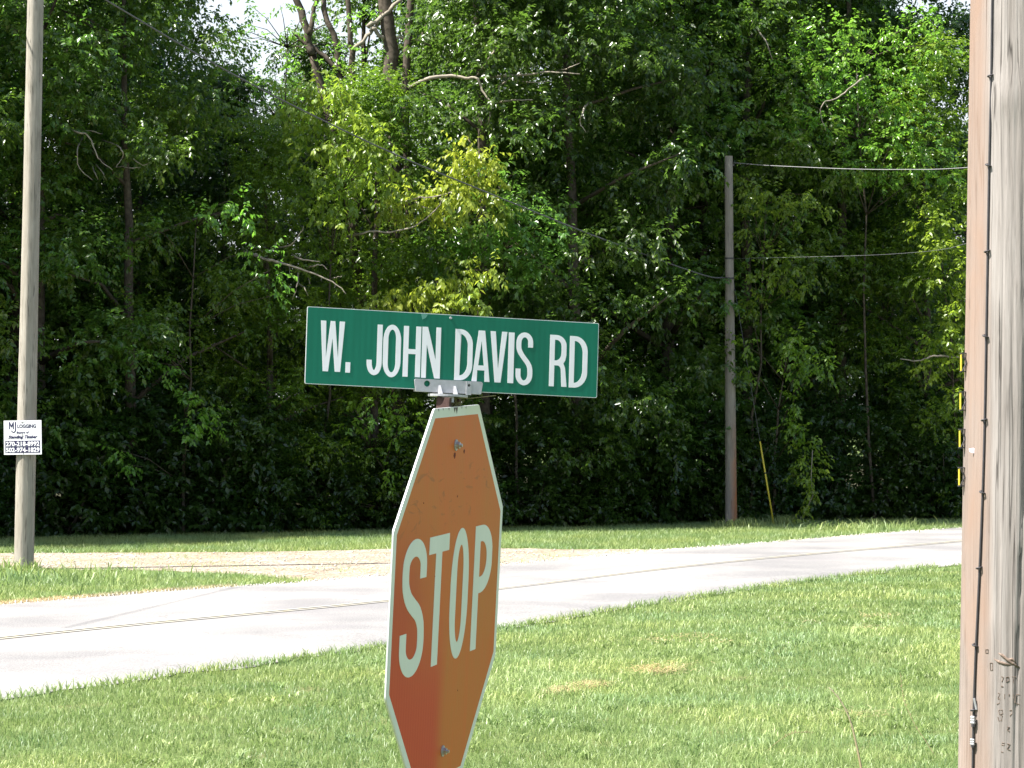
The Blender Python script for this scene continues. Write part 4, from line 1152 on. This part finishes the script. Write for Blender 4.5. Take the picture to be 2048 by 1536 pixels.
# bracket
br = empty('bracket'); br.parent = gs
cx, cz, bw, bh, rr_ = -.0030, -.0695, .0700, .0145, .004
def brect(x0, x1, z0, z1, r):
    return arc(x1 - r, z1 - r, r, r, 0, 90, 4) + arc(x0 + r, z1 - r, r, r, 90, 180, 4) + arc(x0 + r, z0 + r, r * .3, r * .3, 180, 270, 3) + arc(x1 - r, z0 + r, r * .3, r * .3, 270, 360, 3)
body = MB(); body.prism(brect(-.0735, .0685, -.0835, -.0555, .004), [arc(-.0476, -.0645, .0062, .0062, 0, 345, 22)], -.0075, -.0035)
bo = link('bracket', body.mesh('bracket'), M['galv'], gs, False); bo.location.x = -.0093
bpy.data.objects.remove(br)
mb = MB(); mb.prism(brect(-.0735, .0685, -.0835, -.0555, .004), [], .0035, .0065); link('bracket_back', mb.mesh('bracket_back'), M['galv'], gs, False).location.x = -.0093
mb = MB(); mb.prism([(.0335, -.0832), (.0440, -.0832), (.0440, -.0560), (.0335, -.0560)], [arc(.0393, -.0640, .0030, .0030, 0, 340, 16)], -.0095, -.0075)
link('clamp_pad', mb.mesh('clamp_pad'), M['galv'], bo, False)
mb = MB(); mb.tube([(.0393, -.0070, -.064), (.0393, -.0086, -.064)], [.0026, .0022], 10); link('set_screw', mb.mesh('set_screw'), M['darkmetal'], bo, False)
for u_ in (-.0215, .0100):
    mb = MB(); V = [(u_ - .0022, -.0075, -.0665), (u_ + .0022, -.0075, -.0665), (u_ - .0030, -.0075, -.0845), (u_ + .0030, -.0075, -.0845), (u_ - .0030, -.022, -.0845), (u_ + .0030, -.022, -.0845)]
    mb.add(V, [(0, 2, 4), (1, 5, 3), (0, 4, 5, 1), (2, 3, 5, 4), (0, 1, 3, 2)]); link('rib', mb.mesh('rib'), M['galv'], bo, False)
mb = MB(); ell = [(math.cos(t_) * .041, math.sin(t_) * .026) for t_ in np.linspace(0, 2 * np.pi, 36, endpoint=False)]
V = [(p[0] - .0015, p[1], -.0885) for p in ell] + [(p[0] - .0015, p[1], -.0840) for p in ell]
mb.add(V, [tuple(range(36))[::-1], tuple(range(36, 72))] + [(i_, (i_ + 1) % 36, (i_ + 1) % 36 + 36, i_ + 36) for i_ in range(36)])
link('flange', mb.mesh('flange'), M['galv'], bo, False)
mb = MB(); mb.box(-.0190, .0060, -.018, .018, -.100, -.0886); link('collar', mb.mesh('collar'), M['galv'], bo, False)
# dry grass blades of an old nest caught behind the bracket
mb = MB(); rn = random.Random(8)
for k in range(16):
    u0 = rn.uniform(.000, .018); p0 = Vector((u0, .004, -.118 + rn.uniform(0, .012))); p2 = p0 + Vector((rn.uniform(-.006, .03), rn.uniform(-.004, .004), rn.uniform(.016, .030)))
    mb.tube([p0, p0.lerp(p2, .5) + Vector((rn.uniform(-.004, .004), 0, 0)), p2], [.0012, .001, .0005], 4)
mb.tube([(.02, .006, -.090), (.05, .006, -.0885), (.085, .004, -.083), (.10, .004, -.081)], [.0008] * 4, 4)
nest = link('dry_grass_wisp', mb.mesh('dry_grass_wisp'), simple('straw', (.20, .19, .09), .9)); nest.matrix_world = Matrix.Translation(G_pos) @ G_R @ Matrix.Translation((-.0093, 0, 0))
tag(nest, 'wisp of dry grass caught on the post top under the bracket', 'dry grass')

# ------------------------------------------------------------------ nearest pole (right)
YP = 7.0; U = YP / F
cx0, cx1 = 2058, 2040                 # axis in photo pixels at y=0 and y=1500
z_t = at(cx0, 0, YP).z; z_b = at(cx1, 1500, YP).z
xt = at(cx0, 0, YP).x; xb = at(cx1, 1500, YP).x
sP = (xt - xb) / (z_t - z_b); xg = xb - sP * z_b
np_ = empty('utility_pole', (xg, YP, 0), 'close thick wooden pole cut by the right frame edge with ground wire', 'utility pole', 'wooden utility poles')
HP = 9.0
rad_at = lambda z: .1565 + (.1475 - .1565) * (z - 1.4) / 2.0 if z < 6 else .135
R0 = .1565 + .0045 * 1.4; R1 = R0 - .0045 * HP
me = pole_mesh('shaft', (0, 0, -.1), (sP * HP, 0, HP), R0, R1, 220, 420, .0007, 5, 26, [(.352, 4.15, .05, .007), (.30, 4.6, .04, .004), (.17, 4.9, .03, .005)])
link('shaft', me, M['pole_near'], np_, False)
def onpole(px, py, lift=0.0):
    """point on the near pole's surface seen at photo pixel"""
    z = at(px, py, YP).z
    for _ in range(4):
        cxw = xg + sP * z; rad = R0 + (R1 - R0) * (z + .1) / (HP + .1) + lift
        p = at(px, py, YP); dx = max(-.999, min(.999, (p.x - cxw) / rad)); yy = YP - rad * math.sqrt(1 - dx * dx)
        p = at(px, py, yy); z = p.z
    dx = max(-.999, min(.999, (p.x - cxw) / rad))
    return Vector((cxw + dx * rad, YP - rad * math.sqrt(1 - dx * dx), p.z)), Vector((dx, -math.sqrt(1 - dx * dx), 0))
wp = [(1990, -120), (1987, 0), (1985, 150), (1981, 329), (1978, 502), (1975, 672), (1972, 840), (1968, 985), (1962, 1137), (1955, 1292), (1951, 1400), (1949, 1500), (1947, 1640), (1943, 1900)]
mb = MB(); Q = catmull([onpole(x_, y_, .003)[0] for x_, y_ in wp], 70); mb.tube([Vector(q) for q in Q], [.0030] * 70, 7)
link('ground_wire', mb.mesh('ground_wire', True), M['darkmetal'], np_)
for k, (x_, y_) in enumerate([(1985, 150), (1981, 329), (1978.5, 502), (1975.5, 672), (1972.5, 840), (1969, 985), (1962.5, 1137), (1955, 1292), (1951.5, 1422)]):
    c_, nn_ = onpole(x_, y_, .001); tz = Vector((-nn_.y, nn_.x, 0))
    dz = Vector((0, 0, .004 if k % 2 else -.003))
    mb = MB(); w2 = .0065
    mb.tube([c_ - tz * w2 - nn_ * .004 + dz, c_ - tz * w2 * .8 + nn_ * .007 + dz * .4, c_ + nn_ * .010, c_ + tz * w2 * .8 + nn_ * .007 - dz * .4, c_ + tz * w2 - nn_ * .004 - dz], [.0022] * 5, 6)
    link('staple', mb.mesh('staple', True), M['darkmetal'], np_)
# split bolt connectors on the ground wire
for (x_, y_, hgt) in ((1951, 1442, .020), (1950, 1486, .016)):
    c_, nn_ = onpole(x_, y_, .004); tz = Vector((-nn_.y, nn_.x, 0))
    mb = MB()
    for j in range(3):
        zz = Vector((0, 0, (j - 1) * hgt * .34)); mb.tube([c_ - tz * .007 + nn_ * .003 + zz, c_ + tz * .006 + nn_ * .003 + zz], [hgt * .17, hgt * .17], 8)
    link('wire_clamp', mb.mesh('wire_clamp'), M['galv'], np_)
    mb = MB(); mb.tube([c_ + nn_ * .002 - Vector((0, 0, hgt * .5)), c_ + nn_ * .002 - Vector((0, 0, hgt * .85))], [.0055, .0055], 6); link('clamp_nut', mb.mesh('clamp_nut'), M['darkmetal'], np_)
c_, nn_ = onpole(1953, 1405, .004); mb = MB(); mb.tube([c_ + Vector((-.002, 0, .008)), c_ + Vector((.004, 0, -.020))], [.0028, .0034], 8); link('wire_end', mb.mesh('wire_end'), M['galv'], np_)
# number tags standing off the left side
for (x_, y_) in ((1930, 725), (1928.5, 802), (1927, 877), (1925, 953.5)):
    z = at(x_, y_, YP).z; cxw = xg + sP * z; rad = R0 + (R1 - R0) * z / HP
    an = math.radians(181); nrm = Vector((math.cos(an), math.sin(an), 0)); tg = Vector((-nrm.y, nrm.x, 0)); c_ = Vector((cxw, YP, z)) + nrm * rad
    hh2 = .0215; ww = .009
    tgp = empty('number_tag'); tgp.parent = np_
    bpy.context.view_layer.update()
    def slab(name, d0, d1, w2, z0, z1, mat, par):
        mb = MB(); V = []
        for (d, w3, zz) in ((d0, -w2, z0), (d1, -w2, z0), (d1, w2, z0), (d0, w2, z0), (d0, -w2, z1), (d1, -w2, z1), (d1, w2, z1), (d0, w2, z1)):
            V.append(c_ + nrm * d + tg * w3 + Vector((0, 0, zz)))
        mb.add(V, [(0, 3, 2, 1), (4, 5, 6, 7), (0, 1, 5, 4), (1, 2, 6, 5), (2, 3, 7, 6), (3, 0, 4, 7)])
        return link(name, mb.mesh(name), mat, par)
    bpy.data.objects.remove(tgp)
    pl = slab('number_tag', .0100, .0114, ww, -hh2, hh2, M['yellow'], np_)
    slab('holder_top', -.004, .0132, ww, hh2 + .0005, hh2 + .003, M['darkmetal'], pl)
    slab('holder_bottom', -.004, .0132, ww, -hh2 - .003, -hh2 - .0005, M['darkmetal'], pl)
    mb = MB()
    for s_ in (-1, 1):
        mb.tube([c_ + nrm * .0085 + Vector((0, 0, s_ * hh2)) - Vector((0, .010, 0)), c_ - nrm * .002 - Vector((0, .010, 0))], [.0018, .0018], 6)
    link('holder_brace', mb.mesh('holder_brace'), M['darkmetal'], pl)
# branded characters and gouges on the face
def decal(poly, mat, name, w=1.5):
    mb = MB()
    P = [onpole(x_, y_, .0008)[0] for x_, y_ in poly]
    mb.tube(P, [w * U / 2] * len(P), 5); return mb
M['burn'] = simple('burnt_mark', (.16, .12, .095), .95, .05, 0, .4, 200)
zb = lambda x_, y_: (1940 + x_ / 6.51, 1300 + y_ / 6.51)
marks = [[(415, 350), (445, 360), (425, 420)], [(475, 360), (510, 355), (515, 400), (480, 425), (478, 360)], [(550, 350), (600, 355)], [(575, 360), (570, 430)], [(415, 470), (445, 485), (420, 490)],
         [(375, 565), (405, 575), (375, 630), (405, 640)], [(375, 640), (405, 655), (395, 700), (360, 710)], [(460, 580), (458, 640)], [(515, 575), (515, 600)], [(570, 580), (570, 640)], [(605, 580), (655, 585)], [(600, 590), (590, 690), (650, 712)],
         [(385, 790), (430, 785), (435, 830), (395, 850), (385, 790)], [(400, 850), (430, 860), (420, 925), (385, 930), (375, 880)], [(520, 790), (550, 785), (555, 830), (525, 860)], [(495, 1005), (520, 1010), (490, 1040), (520, 1065)],
         [(425, 1215), (460, 1220), (455, 1250), (420, 1240)], [(415, 1330), (440, 1340)], [(490, 1225), (525, 1230), (490, 1290), (530, 1310)], [(220, 0), (250, 0), (250, 45), (220, 45), (220, 0)], [(275, 175), (308, 175), (308, 270), (280, 270), (275, 175)]]
mb = MB()
for mk in marks:
    P = [onpole(*zb(*q), .0004)[0] for q in mk]; mb.tube(P, [.0011] * len(P), 4)
link('branded_marks', mb.mesh('branded_marks'), M['burn'], np_)
mb = MB()
for pl_ in ([(325, 120), (400, 165), (470, 185), (560, 205)], [(385, 45), (430, 70), (500, 130), (560, 175), (650, 230)], [(480, 130), (560, 120), (610, 180)]):
    P = [onpole(*zb(*q), -.0008)[0] for q in pl_]; mb.tube(P, [.0015] + [.0045] * (len(P) - 2) + [.001], 5)
link('gouge', mb.mesh('gouge', True), M['burn'], np_)
# pale pink remnant and nail by the tags
c_, nn_ = onpole(1948, 902, .002); mb = MB()
mb.add([c_ + Vector((-.009, -.001, .006)), c_ + Vector((.003, -.003, .008)), c_ + Vector((.009, -.004, .003)), c_ + Vector((.008, -.003, -.006)), c_ + Vector((-.002, -.002, -.005)), c_ + Vector((-.008, -.001, -.001))], [(0, 5, 4, 3, 2, 1)])
link('paper_scrap', mb.mesh('paper_scrap'), simple('faded_paper', (.75, .6, .65), .8), np_)

# ------------------------------------------------------------------ dry seed stalks in the lawn
def stalk(label, poly, Y, w=.009):
    P = [at(x_, y_, Y + .05 * k) for k, (x_, y_) in enumerate(poly)]
    P[0].z = 0
    t = tag(empty('dry_stalk', P[0]), label, 'grass stalk', 'dry seed stalks in the lawn')
    Q = catmull(P, 24); mb = MB(); mb.tube([Vector(q) for q in Q], list(np.linspace(w, w * .4, 24)), 5)
    link('stem', mb.mesh('stem', True), M['blade_dry'], t)
    mb = MB(); rr = random.Random(len(label))
    for k in range(26):
        q = Vector(Q[int(9 + k * 14 / 26)]); d = Vector((rr.uniform(-.012, .012), rr.uniform(-.012, .012), rr.uniform(.004, .02)))
        mb.tube([q, q + d * .5, q + d], [.0008, .0028, .0006], 4)
    link('seed_head', mb.mesh('seed_head'), M['blade_dry'], t)
stalk('tallest dry grass stalk bending left at the lower right of the lawn', [(1728, 1562), (1715, 1500), (1700, 1440), (1680, 1400), (1658, 1375)], 17.4)
stalk('faint dry stalk right of the tallest one, beside the nearest pole', [(1875, 1520), (1850, 1480), (1830, 1450), (1808, 1400), (1800, 1345)], 18.6, .0025)
stalk('low leaning dry stalk left of the tallest one', [(1530, 1500), (1560, 1480), (1590, 1466), (1630, 1466)], 19.0, .0025)
